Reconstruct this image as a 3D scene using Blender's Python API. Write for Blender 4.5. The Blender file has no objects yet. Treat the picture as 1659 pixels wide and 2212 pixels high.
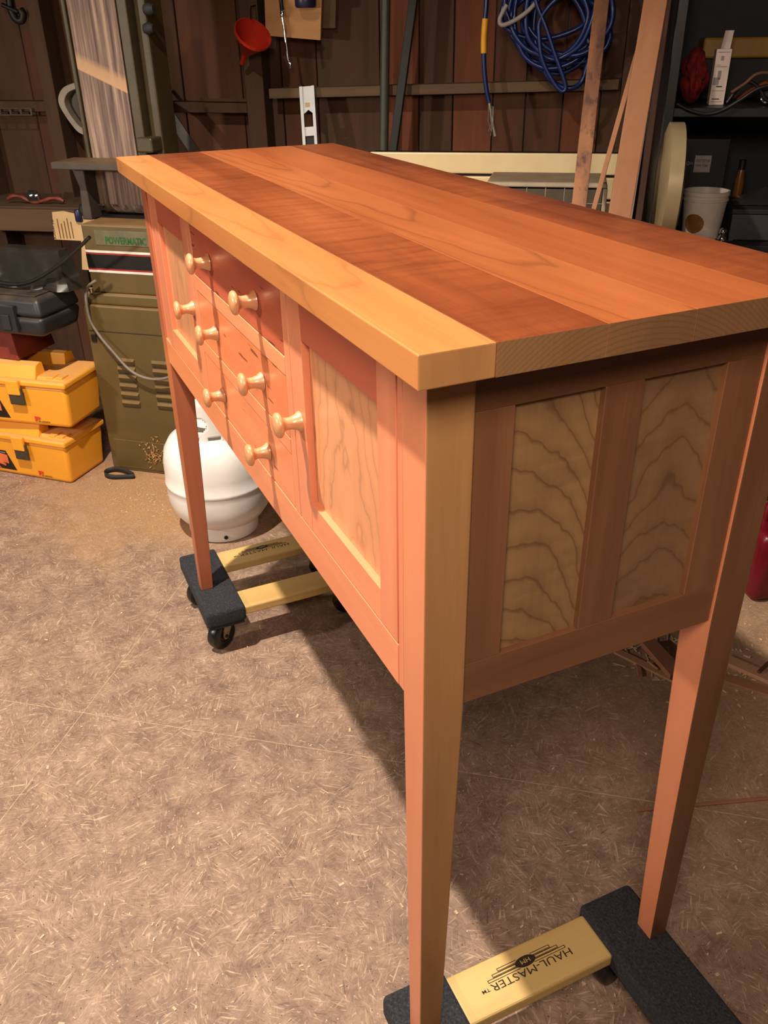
import bpy, bmesh, math, random
from mathutils import Vector, Matrix, Euler
random.seed(11)
PI = math.pi
scene = bpy.context.scene
C = scene.collection
# ------------------------------------------------------------------ camera
FPX, IW, IH = 1825.964, 1659, 2212
HD = 0.13                                   # height of the dollies' carpet tops above the floor
CAM = Vector((0.5569, -0.2866, 1.1768 + HD))
EUL = Euler((1.0587, 0.0149, 1.1433), 'XYZ')
cd = bpy.data.cameras.new('camera'); cam = bpy.data.objects.new('camera', cd); C.objects.link(cam)
cam.location = CAM; cam.rotation_euler = EUL
cd.sensor_fit = 'HORIZONTAL'; cd.sensor_width = 36.0; cd.lens = FPX / IW * 36.0; cd.clip_start = 0.02
scene.camera = cam
# ------------------------------------------------------------------ world, lamps, exposure
wd = bpy.data.worlds.new('world'); scene.world = wd; wd.use_nodes = True
bg = wd.node_tree.nodes['Background']; bg.inputs[0].default_value = (1.0, 0.80, 0.62, 1); bg.inputs[1].default_value = 0.020
def lamp(name, loc, energy, col, radius, kind='POINT'):
    l = bpy.data.lights.new(name, kind); l.energy = energy; l.color = col; l.shadow_soft_size = radius
    o = bpy.data.objects.new(name, l); C.objects.link(o); o.location = loc; return o
cl = lamp('ceiling_lamp', (-0.80, -0.50, 2.43), 335, (1.0, 0.88, 0.75), 0.028, 'SPOT')   # a shaded lamp shining down
cl.data.spot_size = math.radians(136); cl.data.spot_blend = 0.75; cl.rotation_euler = (0, 0, 0)
lamp('front_lamp', (-1.25, -2.30, 1.36), 112, (1.0, 0.87, 0.74), 0.06)
lamp('side_lamp', (0.68, -0.44, 1.72), 74.0, (1.0, 0.80, 0.66), 0.20)
scene.view_settings.view_transform = 'Standard'; scene.view_settings.look = 'None'
scene.view_settings.exposure = 0.0; scene.view_settings.gamma = 1.0
scene.view_settings.use_curve_mapping = False
# ------------------------------------------------------------------ pixel to place
RM = EUL.to_matrix()
def ray(u, v):
    return RM @ Vector(((u - IW / 2) / FPX, -(v - IH / 2) / FPX, -1.0))
def on_z(u, v, z):
    d = ray(u, v); return CAM + d * ((z - CAM.z) / d.z)
def on_vert(u, v, org, ang):                # vertical plane through org whose local x axis points along ang
    n = Vector((-math.sin(ang), math.cos(ang), 0)); d = ray(u, v)
    return CAM + d * ((org - CAM).dot(n) / d.dot(n))
AW = math.radians(54.0)                     # direction of the back wall
ES = Vector((math.cos(AW), math.sin(AW), 0)); EN = Vector((-math.sin(AW), math.cos(AW), 0))
yaw = EUL.z
OW = CAM + Vector((-math.sin(yaw), math.cos(yaw), 0)) * 3.2; OW.z = 0
def wl(s, off, z): return OW + ES * s - EN * off + Vector((0, 0, z))
def S(u, v, off):                           # pixel -> (s, z) on the plane `off` in front of the back wall
    P = on_vert(u, v, OW - EN * off, AW); return (P - OW).dot(ES), P.z
# ------------------------------------------------------------------ mesh helpers
def lin(c):
    return tuple(((x / 255) / 12.92 if x / 255 <= 0.04045 else ((x / 255 + 0.055) / 1.055) ** 2.4) for x in c) + (1,)
class MB:
    def __init__(s): s.v = []; s.f = []
    def add(s, v, f, M=None):
        b = len(s.v); s.v += [tuple(M @ Vector(p)) if M else tuple(p) for p in v]; s.f += [tuple(i + b for i in q) for q in f]; return s
    def hexa(s, p, M=None):                 # bottom 4 ccw, top 4 ccw
        return s.add(p, [(3, 2, 1, 0), (4, 5, 6, 7), (0, 1, 5, 4), (1, 2, 6, 5), (2, 3, 7, 6), (3, 0, 4, 7)], M)
    def box(s, x0, x1, y0, y1, z0, z1, M=None):
        return s.hexa([(x0, y0, z0), (x1, y0, z0), (x1, y1, z0), (x0, y1, z0), (x0, y0, z1), (x1, y0, z1), (x1, y1, z1), (x0, y1, z1)], M)
    def prism(s, poly, a, b, plane='xz', M=None):
        n = len(poly)
        def pt(p, c): return (p[0], c, p[1]) if plane == 'xz' else ((p[0], p[1], c) if plane == 'xy' else (c, p[0], p[1]))
        v = [pt(p, a) for p in poly] + [pt(p, b) for p in poly]
        return s.add(v, [tuple(range(n))[::-1], tuple(range(n, 2 * n))] + [(i, (i + 1) % n, n + (i + 1) % n, n + i) for i in range(n)], M)
    def lathe(s, prof, M=None, n=32, cap=True):
        v = []; f = []; m = len(prof)
        for k in range(n):
            a = 2 * PI * k / n
            v += [(r * math.cos(a), r * math.sin(a), z) for r, z in prof]
        for k in range(n):
            k2 = (k + 1) % n
            f += [(k * m + i, k2 * m + i, k2 * m + i + 1, k * m + i + 1) for i in range(m - 1)]
        if cap:
            f += [tuple(k * m for k in range(n))[::-1], tuple(k * m + m - 1 for k in range(n))]
        return s.add(v, f, M)
    def tube(s, pts, r, n=8, closed=False, M=None):
        P = [Vector(p) for p in pts]; N = len(P); v = []; f = []
        up = Vector((0.13, 0.21, 1.0)); prev = None
        for i in range(N):
            if closed: t = P[(i + 1) % N] - P[i - 1]
            else: t = P[min(i + 1, N - 1)] - P[max(i - 1, 0)]
            if t.length < 1e-9: t = Vector((0, 0, 1))
            t.normalize()
            a = (prev - t * prev.dot(t)) if prev is not None else up.cross(t)
            if a.length < 1e-6: a = Vector((1, 0, 0)).cross(t)
            a.normalize(); prev = a; b = t.cross(a)
            rr = r[i] if isinstance(r, (list, tuple)) else r
            v += [tuple(P[i] + (a * math.cos(2 * PI * k / n) + b * math.sin(2 * PI * k / n)) * rr) for k in range(n)]
        for i in range(N if closed else N - 1):
            j = (i + 1) % N
            f += [(i * n + k, i * n + (k + 1) % n, j * n + (k + 1) % n, j * n + k) for k in range(n)]
        if not closed: f += [tuple(range(n))[::-1], tuple((N - 1) * n + k for k in range(n))]
        return s.add(v, f, M)
    def beam(s, p0, p1, w, t, wdir=None):   # a straight stick from p0 to p1, w wide, t thick
        p0, p1 = Vector(p0), Vector(p1); a = (p1 - p0).normalized(); wd_ = Vector(wdir) if wdir else Vector((1, 0, 0))
        x = (wd_ - a * wd_.dot(a)).normalized() * (w / 2); y = a.cross(x).normalized() * (t / 2)
        q = [-x - y, x - y, x + y, -x + y]
        return s.hexa([p0 + k for k in q] + [p1 + k for k in q])
def smoothpath(pts, per=6, closed=False):
    P = [Vector(p) for p in pts]; N = len(P); out = []
    for i in range(N if closed else N - 1):
        a, b, c, d = (P[i - 1], P[i], P[(i + 1) % N], P[(i + 2) % N]) if closed else (P[max(i - 1, 0)], P[i], P[i + 1], P[min(i + 2, N - 1)])
        for k in range(per):
            t = k / per
            out.append(0.5 * (2 * b + (c - a) * t + (2 * a - 5 * b + 4 * c - d) * t * t + (3 * b - a - 3 * c + d) * t ** 3))
    if not closed: out.append(P[-1])
    return out
def mesh_of(mb, smooth=False):
    me = bpy.data.meshes.new('mesh'); me.from_pydata(mb.v, [], mb.f); me.update()
    bm = bmesh.new(); bm.from_mesh(me); bmesh.ops.recalc_face_normals(bm, faces=bm.faces); bm.to_mesh(me); bm.free()
    if smooth:
        for p in me.polygons: p.use_smooth = True
        me.set_sharp_from_angle(angle=math.radians(smooth if smooth is not True else 42))
    return me
def obj(name, mb, mat, parent=None, bevel=0, smooth=False, seg=2, label=None, loc=None, rz=None):
    me = mb if isinstance(mb, bpy.types.Mesh) else mesh_of(mb, smooth)
    o = bpy.data.objects.new(name, me); C.objects.link(o)
    if mat and not me.materials: me.materials.append(mat)
    if parent: o.parent = parent
    if loc is not None: o.location = loc
    if rz is not None: o.rotation_euler = (0, 0, rz)
    if bevel:
        m = o.modifiers.new('bevel', 'BEVEL'); m.width = bevel; m.segments = seg; m.limit_method = 'ANGLE'; m.angle_limit = math.radians(35)
    if label: o['label'] = label
    return o
def tag(o, label, cat, group=None):
    o['label'] = label; o['category'] = cat
    if group: o['group'] = group
    return o
def thing(name, label, cat, loc, rz=0, group=None):
    o = bpy.data.objects.new(name, None); C.objects.link(o); o.empty_display_size = 0.05
    o.location = loc; o.rotation_euler = (0, 0, rz); return tag(o, label, cat, group)
def copy_tree(o, parent=None):
    c = o.copy(); C.objects.link(c); c.parent = parent
    for ch in list(o.children): copy_tree(ch, c)
    return c
def structure(o): o['kind'] = 'structure'; return o
class BG:                                   # a thing in the background, built along the back wall's direction
    def __init__(s, name, label, cat, s0, off0, z0=0, group=None):
        s.o = (s0, off0, z0); s.r = thing(name, label, cat, wl(s0, off0, z0), AW, group)
    def L(s, ss, off, z): return Vector((ss - s.o[0], s.o[1] - off, z - s.o[2]))
    def px(s, u, v, off):
        a, z = S(u, v, off); return s.L(a, off, z)
def text_mesh(body, width, height, O, X, Y, lift=0.0004, bold=0.0):
    cu = bpy.data.curves.new('t', 'FONT'); cu.body = body; cu.size = 1; cu.resolution_u = 3; cu.offset = bold
    o = bpy.data.objects.new('t', cu); C.objects.link(o)
    dg = bpy.context.evaluated_depsgraph_get(); me = bpy.data.meshes.new_from_object(o.evaluated_get(dg))
    bpy.data.objects.remove(o)
    xs = [v.co.x for v in me.vertices]; ys = [v.co.y for v in me.vertices]
    x0, x1, y0, y1 = min(xs), max(xs), min(ys), max(ys)
    O, X, Y = Vector(O), Vector(X).normalized(), Vector(Y).normalized(); Z = X.cross(Y)
    for v in me.vertices:
        v.co = O + X * ((v.co.x - x0) / (x1 - x0) * width) + Y * ((v.co.y - y0) / (y1 - y0) * height) + Z * lift
    me.materials.clear(); return me
# ------------------------------------------------------------------ materials
def nd(nt, typ, ins=None, **props):
    n = nt.nodes.new(typ)
    for k, v in props.items(): setattr(n, k, v)
    for k, v in (ins or {}).items():
        i = n.inputs[k]
        if isinstance(v, bpy.types.NodeSocket): nt.links.new(v, i)
        else: i.default_value = v
    return n
def mixc(nt, fac, a, b, mode='MIX'):
    n = nt.nodes.new('ShaderNodeMix'); n.data_type = 'RGBA'; n.blend_type = mode
    for idx, v in ((0, fac), (6, a), (7, b)):
        i = n.inputs[idx]
        if isinstance(v, bpy.types.NodeSocket): nt.links.new(v, i)
        else: i.default_value = v
    return n.outputs[2]
def math_(nt, op, a, b=0.0, c=0.0, clamp=False):
    n = nt.nodes.new('ShaderNodeMath'); n.operation = op; n.use_clamp = clamp
    for i, v in enumerate((a, b, c)):
        if isinstance(v, bpy.types.NodeSocket): nt.links.new(v, n.inputs[i])
        else: n.inputs[i].default_value = v
    return n.outputs[0]
def ramp(nt, fac, stops):
    n = nt.nodes.new('ShaderNodeValToRGB'); cr = n.color_ramp
    while len(cr.elements) < len(stops): cr.elements.new(0.5)
    for e, (p, c) in zip(cr.elements, stops): e.position = p; e.color = c if len(c) == 4 else tuple(c) + (1,)
    nt.links.new(fac, n.inputs[0]); return n.outputs[0]
def g(x): return (x, x, x, 1)
def new_mat(name):
    m = bpy.data.materials.new(name); m.use_nodes = True; nt = m.node_tree
    return m, nt, nt.nodes['Principled BSDF']
def coords(nt): return nt.nodes.new('ShaderNodeTexCoord').outputs['Object']
def mapped(nt, co, scale, loc=(0, 0, 0), rot=(0, 0, 0)):
    return nd(nt, 'ShaderNodeMapping', {'Vector': co, 'Scale': scale, 'Location': loc, 'Rotation': rot}).outputs[0]
def noise(nt, vec, scale=1.0, detail=4.0, rough=0.55, dist=0.0):
    return nd(nt, 'ShaderNodeTexNoise', {'Vector': vec, 'Scale': scale, 'Detail': detail, 'Roughness': rough, 'Distortion': dist}).outputs[0]
def bump(nt, bs, h, strength, dist=0.002):
    b = nd(nt, 'ShaderNodeBump', {'Height': h, 'Strength': strength, 'Distance': dist}); nt.links.new(b.outputs[0], bs.inputs['Normal'])
def plain(name, rgb, rough=0.5, metal=0.0, var=0.18, scale=18, bmp=0.0, dust=None, spec=0.5):
    m, nt, bs = new_mat(name); co = coords(nt)
    n1 = noise(nt, co, scale, 5)
    c = lin(rgb); lo = tuple(x * (1 - var) for x in c[:3]) + (1,); hi = tuple(min(1, x * (1 + var)) for x in c[:3]) + (1,)
    col = ramp(nt, n1, [(0.3, lo), (0.7, hi)])
    if dust:                                # sawdust lying on what faces up
        geo = nt.nodes.new('ShaderNodeNewGeometry'); sp = nd(nt, 'ShaderNodeSeparateXYZ', {0: geo.outputs['Normal']})
        up = math_(nt, 'MULTIPLY', math_(nt, 'SUBTRACT', sp.outputs[2], 0.35, clamp=True), 1.6, clamp=True)
        k = math_(nt, 'MULTIPLY', up, math_(nt, 'ADD', math_(nt, 'MULTIPLY', noise(nt, co, 14, 6), 1.2), dust[1] - 0.6), clamp=True)
        col = mixc(nt, k, col, lin(dust[0]))
    nt.links.new(col, bs.inputs['Base Color']); bs.inputs['Roughness'].default_value = rough; bs.inputs['Metallic'].default_value = metal
    bs.inputs['Specular IOR Level'].default_value = spec
    if bmp: bump(nt, bs, noise(nt, co, scale * 6, 5), bmp)
    return m
def wood(name, a, b, axis='X', off=0.0, rough=0.34, streak=1.0, blotch=0.35, rings=None, rcol=None, rings_amt=0.6, coat=0.25, pores=0.25, figure=0.0, long=1.0, gum=0.0):
    """a light, b dark; axis = grain direction; rings = (k_along, curvature, centre, frequency, wobble) for a cathedral figure"""
    m, nt, bs = new_mat(name); co = coords(nt)
    sc = {'X': (1.1 * long, 16, 16), 'Y': (16, 1.1 * long, 16), 'Z': (16, 16, 1.1 * long)}[axis]
    fs = {'X': (9, 420, 420), 'Y': (420, 9, 420), 'Z': (420, 420, 9)}[axis]
    ps = {'X': (2.2, 6, 6), 'Y': (6, 2.2, 6), 'Z': (6, 6, 2.2)}[axis]
    o3 = (off * 3.7, off * 2.3, off * 5.1)
    g1 = noise(nt, mapped(nt, co, sc, o3), 1.0, 5, 0.6, 0.6)
    g2 = noise(nt, mapped(nt, co, fs, o3), 1.0, 2, 0.5)
    g3 = noise(nt, mapped(nt, co, ps, o3), 1.0, 3, 0.5, 0.3)
    A, B = lin(a), lin(b)
    f = math_(nt, 'ADD', math_(nt, 'MULTIPLY', math_(nt, 'SUBTRACT', g1, 0.5), 1.5 * streak), 0.5)
    f = math_(nt, 'ADD', f, math_(nt, 'MULTIPLY', math_(nt, 'SUBTRACT', g3, 0.5), 2.2 * blotch))
    f = math_(nt, 'ADD', f, math_(nt, 'MULTIPLY', math_(nt, 'SUBTRACT', g2, 0.5), pores), clamp=True)
    col = mixc(nt, f, A, B)
    if figure:                              # chatoyant cross-grain figure
        xs = {'X': (38, 7, 7), 'Y': (7, 38, 7), 'Z': (7, 7, 38)}[axis]
        h = noise(nt, mapped(nt, co, xs, o3, (0, 0, 0.4)), 1.0, 3, 0.55, 0.8)
        col = mixc(nt, math_(nt, 'MULTIPLY', math_(nt, 'SUBTRACT', h, 0.45, clamp=True), figure * 4, clamp=True), col, tuple(x * 0.52 for x in B[:3]) + (1,))
    if rings:
        ka, curv, cen, freq, wob = rings
        sp = nd(nt, 'ShaderNodeSeparateXYZ', {0: co})
        al = sp.outputs[{'X': 0, 'Y': 1, 'Z': 2}[axis]]; ac = sp.outputs[{'X': 1, 'Y': 0, 'Z': 1}[axis]]
        if axis == 'Z' and rings[2] < -0.01: ac = sp.outputs[0]
        dx = math_(nt, 'SUBTRACT', ac, cen)
        w = noise(nt, mapped(nt, co, {'X': (2.6, 12, 12), 'Y': (12, 2.6, 12), 'Z': (13, 13, 9)}[axis], o3), 1.0, 3, 0.55)
        t = math_(nt, 'ADD', math_(nt, 'MULTIPLY', al, ka), math_(nt, 'MULTIPLY', math_(nt, 'MULTIPLY', dx, dx), curv))
        t = math_(nt, 'ADD', t, math_(nt, 'MULTIPLY', w, wob))
        t = math_(nt, 'FRACT', math_(nt, 'MULTIPLY', t, freq))
        ln = ramp(nt, t, [(0.0, g(0.30)), (0.30, g(0.0)), (0.80, g(0.12)), (0.93, g(1.0)), (0.975, g(0.30))])
        col = mixc(nt, math_(nt, 'MULTIPLY', ln, rings_amt), col, lin(rcol or tuple(x * 0.6 for x in b)))
    if gum:                                 # short dark gum streaks along the grain
        gs = {'X': (13, 105, 105), 'Y': (105, 13, 105), 'Z': (105, 105, 13)}[axis]
        q = noise(nt, mapped(nt, co, gs, o3, (0, 0, 0.12)), 1.0, 1.5, 0.5); q2 = noise(nt, mapped(nt, co, (5, 5, 5), o3), 1.0, 2)
        k = math_(nt, 'MULTIPLY', math_(nt, 'SUBTRACT', math_(nt, 'ADD', q, math_(nt, 'MULTIPLY', q2, 0.35)), 0.935 - gum, clamp=True), 30, clamp=True)
        col = mixc(nt, math_(nt, 'MULTIPLY', k, 0.8), col, lin((56, 24, 16)))
    nt.links.new(col, bs.inputs['Base Color']); bs.inputs['Roughness'].default_value = rough
    bs.inputs['Coat Weight'].default_value = coat; bs.inputs['Coat Roughness'].default_value = 0.22
    bump(nt, bs, g2, 0.05, 0.001)
    return m
def osb():
    m, nt, bs = new_mat('osb_floor'); co = coords(nt)
    def layer(scale, off, sx, sy):
        wv = mapped(nt, co, (1, 1, 1), (off, off * 1.7, 0))
        jit = nd(nt, 'ShaderNodeVectorMath', {0: wv, 1: nd(nt, 'ShaderNodeVectorMath', {0: nd(nt, 'ShaderNodeTexNoise', {'Vector': wv, 'Scale': scale * 1.3, 'Detail': 2.0}).outputs[1], 'Scale': 0.6 / scale}, operation='SCALE').outputs[0]}, operation='ADD').outputs[0]
        vo = nd(nt, 'ShaderNodeTexVoronoi', {'Vector': jit, 'Scale': scale}, feature='F1')
        ang = math_(nt, 'MULTIPLY', nd(nt, 'ShaderNodeSeparateXYZ', {0: vo.outputs['Color']}).outputs[0], 6.28)
        rv = nd(nt, 'ShaderNodeVectorRotate', {'Vector': wv, 'Axis': (0, 0, 1), 'Angle': ang}, rotation_type='AXIS_ANGLE').outputs[0]
        return noise(nt, mapped(nt, rv, (sx, sy, 1)), 1.0, 4, 0.6), nd(nt, 'ShaderNodeSeparateXYZ', {0: vo.outputs['Color']}).outputs[1]
    a, ca = layer(30, 0.3, 26, 260); b, cb = layer(52, 5.1, 40, 420); c_, cc = layer(21, 9.7, 16, 190)
    base = noise(nt, co, 16, 8, 0.68); base2 = noise(nt, co, 70, 6, 0.7)
    s = math_(nt, 'ADD', math_(nt, 'MULTIPLY', base, 0.45), math_(nt, 'ADD', math_(nt, 'MULTIPLY', base2, 0.25), math_(nt, 'MULTIPLY', b, 0.30)))
    col = ramp(nt, s, [(0.36, lin((102, 81, 69))), (0.48, lin((140, 114, 97))), (0.56, lin((161, 134, 114))), (0.66, lin((191, 163, 139)))])
    lt = math_(nt, 'MULTIPLY', math_(nt, 'SUBTRACT', a, 0.57, clamp=True), 9.0, clamp=True)      # pale strands
    lt = math_(nt, 'MAXIMUM', lt, math_(nt, 'MULTIPLY', math_(nt, 'SUBTRACT', c_, 0.60, clamp=True), 12.0, clamp=True))
    col = mixc(nt, math_(nt, 'MULTIPLY', lt, 0.80), col, lin((206, 180, 152)))
    dk = math_(nt, 'MULTIPLY', math_(nt, 'SUBTRACT', 0.40, c_, clamp=True), 10.0, clamp=True)     # dark strands
    dk = math_(nt, 'MAXIMUM', dk, math_(nt, 'MULTIPLY', math_(nt, 'SUBTRACT', 0.37, a, clamp=True), 9.0, clamp=True))
    col = mixc(nt, math_(nt, 'MULTIPLY', dk, 0.65), col, lin((88, 70, 60)))
    big = noise(nt, co, 3.2, 5, 0.62)
    col = mixc(nt, math_(nt, 'MULTIPLY', math_(nt, 'SUBTRACT', big, 0.46, clamp=True), 2.2, clamp=True), col, mixc(nt, 0.6, col, lin((108, 90, 80))))
    # fine scratches and dark specks
    v2 = nd(nt, 'ShaderNodeTexVoronoi', {'Vector': co, 'Scale': 120.0}, feature='F1')
    sp = math_(nt, 'LESS_THAN', v2.outputs[0], 0.12); rr = nd(nt, 'ShaderNodeSeparateXYZ', {0: v2.outputs['Color']})
    col = mixc(nt, math_(nt, 'MULTIPLY', sp, math_(nt, 'GREATER_THAN', rr.outputs[0], 0.72)), col, lin((52, 38, 30)))
    col = mixc(nt, math_(nt, 'MULTIPLY', sp, math_(nt, 'GREATER_THAN', rr.outputs[1], 0.86)), col, lin((226, 200, 168)))
    # drift of sawdust round the machines by the wall
    sx = nd(nt, 'ShaderNodeSeparateXYZ', {0: co})
    def blob(x, y, rad, soft):
        d = math_(nt, 'SQRT', math_(nt, 'ADD', math_(nt, 'POWER', math_(nt, 'SUBTRACT', sx.outputs[0], x), 2), math_(nt, 'POWER', math_(nt, 'SUBTRACT', sx.outputs[1], y), 2)))
        return math_(nt, 'MULTIPLY', math_(nt, 'SUBTRACT', rad, math_(nt, 'ADD', d, math_(nt, 'MULTIPLY', math_(nt, 'SUBTRACT', noise(nt, co, 7, 6, 0.6), 0.5), 0.55))), 1 / soft, clamp=True)
    dm = math_(nt, 'MAXIMUM', blob(-2.02, 0.05, 0.50, 0.35), math_(nt, 'MULTIPLY', blob(-0.3, 1.2, 0.75, 0.5), 0.55))
    fine = noise(nt, co, 160, 3)
    col = mixc(nt, math_(nt, 'MULTIPLY', dm, 0.85), col, ramp(nt, fine, [(0.3, lin((158, 120, 84))), (0.7, lin((196, 154, 110)))]))
    nt.links.new(col, bs.inputs['Base Color']); bs.inputs['Roughness'].default_value = 0.62
    bs.inputs['Specular IOR Level'].default_value = 0.3
    bump(nt, bs, s, 0.35, 0.004)
    return m
def carpet():
    m, nt, bs = new_mat('charcoal_carpet'); co = coords(nt)
    n1 = noise(nt, co, 260, 4, 0.7); n2 = noise(nt, co, 30, 4)
    col = ramp(nt, n1, [(0.35, lin((20, 21, 25))), (0.62, lin((58, 60, 66))), (0.75, lin((98, 96, 92)))])
    col = mixc(nt, math_(nt, 'MULTIPLY', n2, 0.35), col, lin((40, 42, 48)))
    nt.links.new(col, bs.inputs['Base Color']); bs.inputs['Roughness'].default_value = 0.95
    bump(nt, bs, n1, 1.0, 0.004); return m
def belt_mat():
    m, nt, bs = new_mat('sanding_belt'); co = coords(nt)
    n1 = noise(nt, mapped(nt, co, (74, 74, 1.8)), 1.0, 4, 0.65); n2 = noise(nt, mapped(nt, co, (120, 120, 8)), 1.0, 3)
    f = math_(nt, 'ADD', math_(nt, 'MULTIPLY', n1, 0.75), math_(nt, 'MULTIPLY', n2, 0.25))
    col = ramp(nt, f, [(0.36, lin((82, 64, 62))), (0.50, lin((124, 103, 92))), (0.62, lin((164, 141, 120)))])
    sp = nd(nt, 'ShaderNodeSeparateXYZ', {0: co})   # the clean splice running aslant across the belt
    t = math_(nt, 'ADD', sp.outputs[2], math_(nt, 'MULTIPLY', sp.outputs[0], 0.42))
    k = ramp(nt, math_(nt, 'MULTIPLY', math_(nt, 'SUBTRACT', t, 0.395), 12, clamp=True), [(0.0, g(0)), (0.04, g(1)), (0.36, g(0.8)), (0.6, g(0))])
    col = mixc(nt, k, col, lin((186, 148, 112)))
    nt.links.new(col, bs.inputs['Base Color']); bs.inputs['Roughness'].default_value = 0.9
    return m
def glassy(name, rgb, rough=0.25, alpha=0.35):
    m, nt, bs = new_mat(name); co = coords(nt); n1 = noise(nt, co, 12, 4)
    c = lin(rgb); nt.links.new(ramp(nt, n1, [(0.3, tuple(x * 0.7 for x in c[:3])), (0.7, c[:3])]), bs.inputs['Base Color'])
    bs.inputs['Roughness'].default_value = rough; bs.inputs['Transmission Weight'].default_value = 1 - alpha; bs.inputs['IOR'].default_value = 1.3
    return m
M = {}
M['osb'] = osb(); M['carpet'] = carpet(); M['belt'] = belt_mat()
M['dark_gap'] = plain('floor_gap_dust', (190, 162, 134), 0.9, var=0.3, scale=60)
# cherry of the sideboard
M['top1'] = wood('cherry_golden_top', (194, 132, 76), (166, 100, 52), 'X', 1.0, 0.30, 0.7, 0.4, rings=(0.35, 70, 0.0, 8, 0.30), rings_amt=0.30, coat=0.35)
M['top2'] = wood('cherry_dark_top', (150, 80, 44), (100, 46, 24), 'X', 2.0, 0.28, 0.9, 0.75, coat=0.35, figure=0.35)
M['top3'] = wood('cherry_orange_top', (174, 102, 58), (138, 73, 38), 'X', 3.0, 0.28, 0.9, 0.5, rings=(0.40, 75, 0.19, 8, 0.30), rings_amt=0.42, coat=0.35)
M['top4'] = wood('cherry_mid_top', (166, 93, 52), (128, 64, 34), 'X', 4.0, 0.28, 0.9, 0.55, coat=0.35)
M['top5'] = wood('cherry_streaked_top', (146, 76, 42), (86, 40, 22), 'X', 5.0, 0.28, 1.2, 0.9, coat=0.35, figure=0.25)
M['leg'] = wood('cherry_leg', (214, 138, 98), (192, 112, 76), 'Z', 6.0, 0.36, 1.0, 0.35)
M['leg_red'] = wood('cherry_red_leg', (188, 112, 78), (158, 86, 58), 'Z', 6.3, 0.36, 1.0, 0.35)
M['leg_y'] = wood('cherry_sapwood_leg', (170, 128, 80), (138, 94, 56), 'Z', 6.6, 0.36, 1.1, 0.3)
M['stile'] = wood('cherry_stile', (222, 142, 104), (198, 112, 80), 'Z', 7.0, 0.36, 1.0, 0.35)
M['rail'] = wood('cherry_rail', (226, 146, 104), (204, 116, 78), 'X', 8.0, 0.36, 1.0, 0.4)
M['rail_red'] = wood('cherry_red_rail', (196, 100, 72), (170, 76, 54), 'X', 9.0, 0.36, 0.8, 0.5)
M['draw1'] = wood('cherry_red_drawer', (192, 98, 68), (164, 72, 50), 'X', 10.0, 0.36, 1.0, 0.6, gum=0.085)
M['draw2'] = wood('cherry_orange_drawer', (222, 136, 92), (200, 108, 70), 'X', 11.0, 0.36, 0.9, 0.5, gum=0.06)
M['draw3'] = wood('cherry_light_drawer', (226, 142, 98), (204, 114, 76), 'X', 12.0, 0.36, 0.9, 0.5, gum=0.06)
M['panel_n'] = wood('cherry_figured_door_panel', (212, 150, 106), (190, 124, 84), 'Z', 13.0, 0.38, 0.9, 0.4, rings=(0.6, 30, -0.2, 12, 0.30), rings_amt=0.42)
M['panel_f'] = wood('cherry_grey_door_panel', (206, 150, 106), (178, 114, 78), 'Z', 14.0, 0.38, 1.2, 0.6, rings=(0.6, 30, -1.0, 8, 0.30), rings_amt=0.30)
M['end_st'] = wood('cherry_end_stile', (130, 88, 58), (90, 57, 36), 'Z', 15.0, 0.36, 1.2, 0.5)  # end woods: the same cherry darkened, the end's shade put into the colour
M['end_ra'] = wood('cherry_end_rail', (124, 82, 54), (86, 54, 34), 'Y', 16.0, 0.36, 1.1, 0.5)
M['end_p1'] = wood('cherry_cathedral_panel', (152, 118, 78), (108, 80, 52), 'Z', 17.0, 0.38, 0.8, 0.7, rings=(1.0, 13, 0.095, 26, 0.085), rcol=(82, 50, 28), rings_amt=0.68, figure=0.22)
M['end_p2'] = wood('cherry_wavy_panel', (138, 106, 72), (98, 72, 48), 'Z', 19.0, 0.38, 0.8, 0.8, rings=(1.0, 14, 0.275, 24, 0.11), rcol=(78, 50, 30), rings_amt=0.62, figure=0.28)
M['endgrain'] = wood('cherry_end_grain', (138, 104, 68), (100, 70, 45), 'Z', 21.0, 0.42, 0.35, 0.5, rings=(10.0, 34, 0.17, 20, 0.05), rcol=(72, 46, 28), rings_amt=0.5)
M['inside'] = wood('cherry_inner_case', (150, 90, 56), (120, 66, 40), 'X', 22.0, 0.5)
M['knob'] = wood('turned_maple_knob', (208, 152, 108), (188, 130, 86), 'Y', 23.0, 0.28, 0.7, 0.3, coat=0.4)
# dollies
M['pine'] = wood('dolly_pine', (216, 186, 120), (188, 150, 88), 'Y', 24.0, 0.55, 1.0, 0.5, coat=0)
M['print'] = plain('black_stamp_ink', (44, 28, 18), 0.8)
M['rubber'] = plain('black_rubber', (22, 22, 22), 0.32, var=0.3)
M['zinc'] = plain('dull_zinc_fork', (150, 138, 112), 0.45, 0.7, var=0.25, scale=60)
# the rest
M['tank'] = plain('white_tank_enamel', (236, 232, 226), 0.30, var=0.03)
M['shed'] = wood('dark_shed_board', (98, 57, 31), (60, 33, 17), 'Z', 25.0, 0.8, 1.2, 0.5, coat=0)
M['shed2'] = wood('red_brown_shed_board', (130, 70, 38), (84, 43, 22), 'Z', 26.0, 0.8, 1.2, 0.5, coat=0)
M['shed3'] = wood('grey_brown_shed_board', (86, 55, 32), (54, 34, 19), 'Z', 27.0, 0.8, 1.2, 0.5, coat=0)
M['stud'] = wood('grey_stud', (86, 60, 38), (58, 38, 23), 'Z', 28.0, 0.8, 1.0, 0.4, coat=0)
M['girt'] = wood('dusty_girt', (112, 90, 64), (86, 66, 46), 'X', 29.0, 0.85, 1.0, 0.4, coat=0)
M['olive'] = plain('olive_machine_paint', (88, 72, 39), 0.42, var=0.12, scale=9, dust=((150, 112, 70), 0.55))
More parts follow.
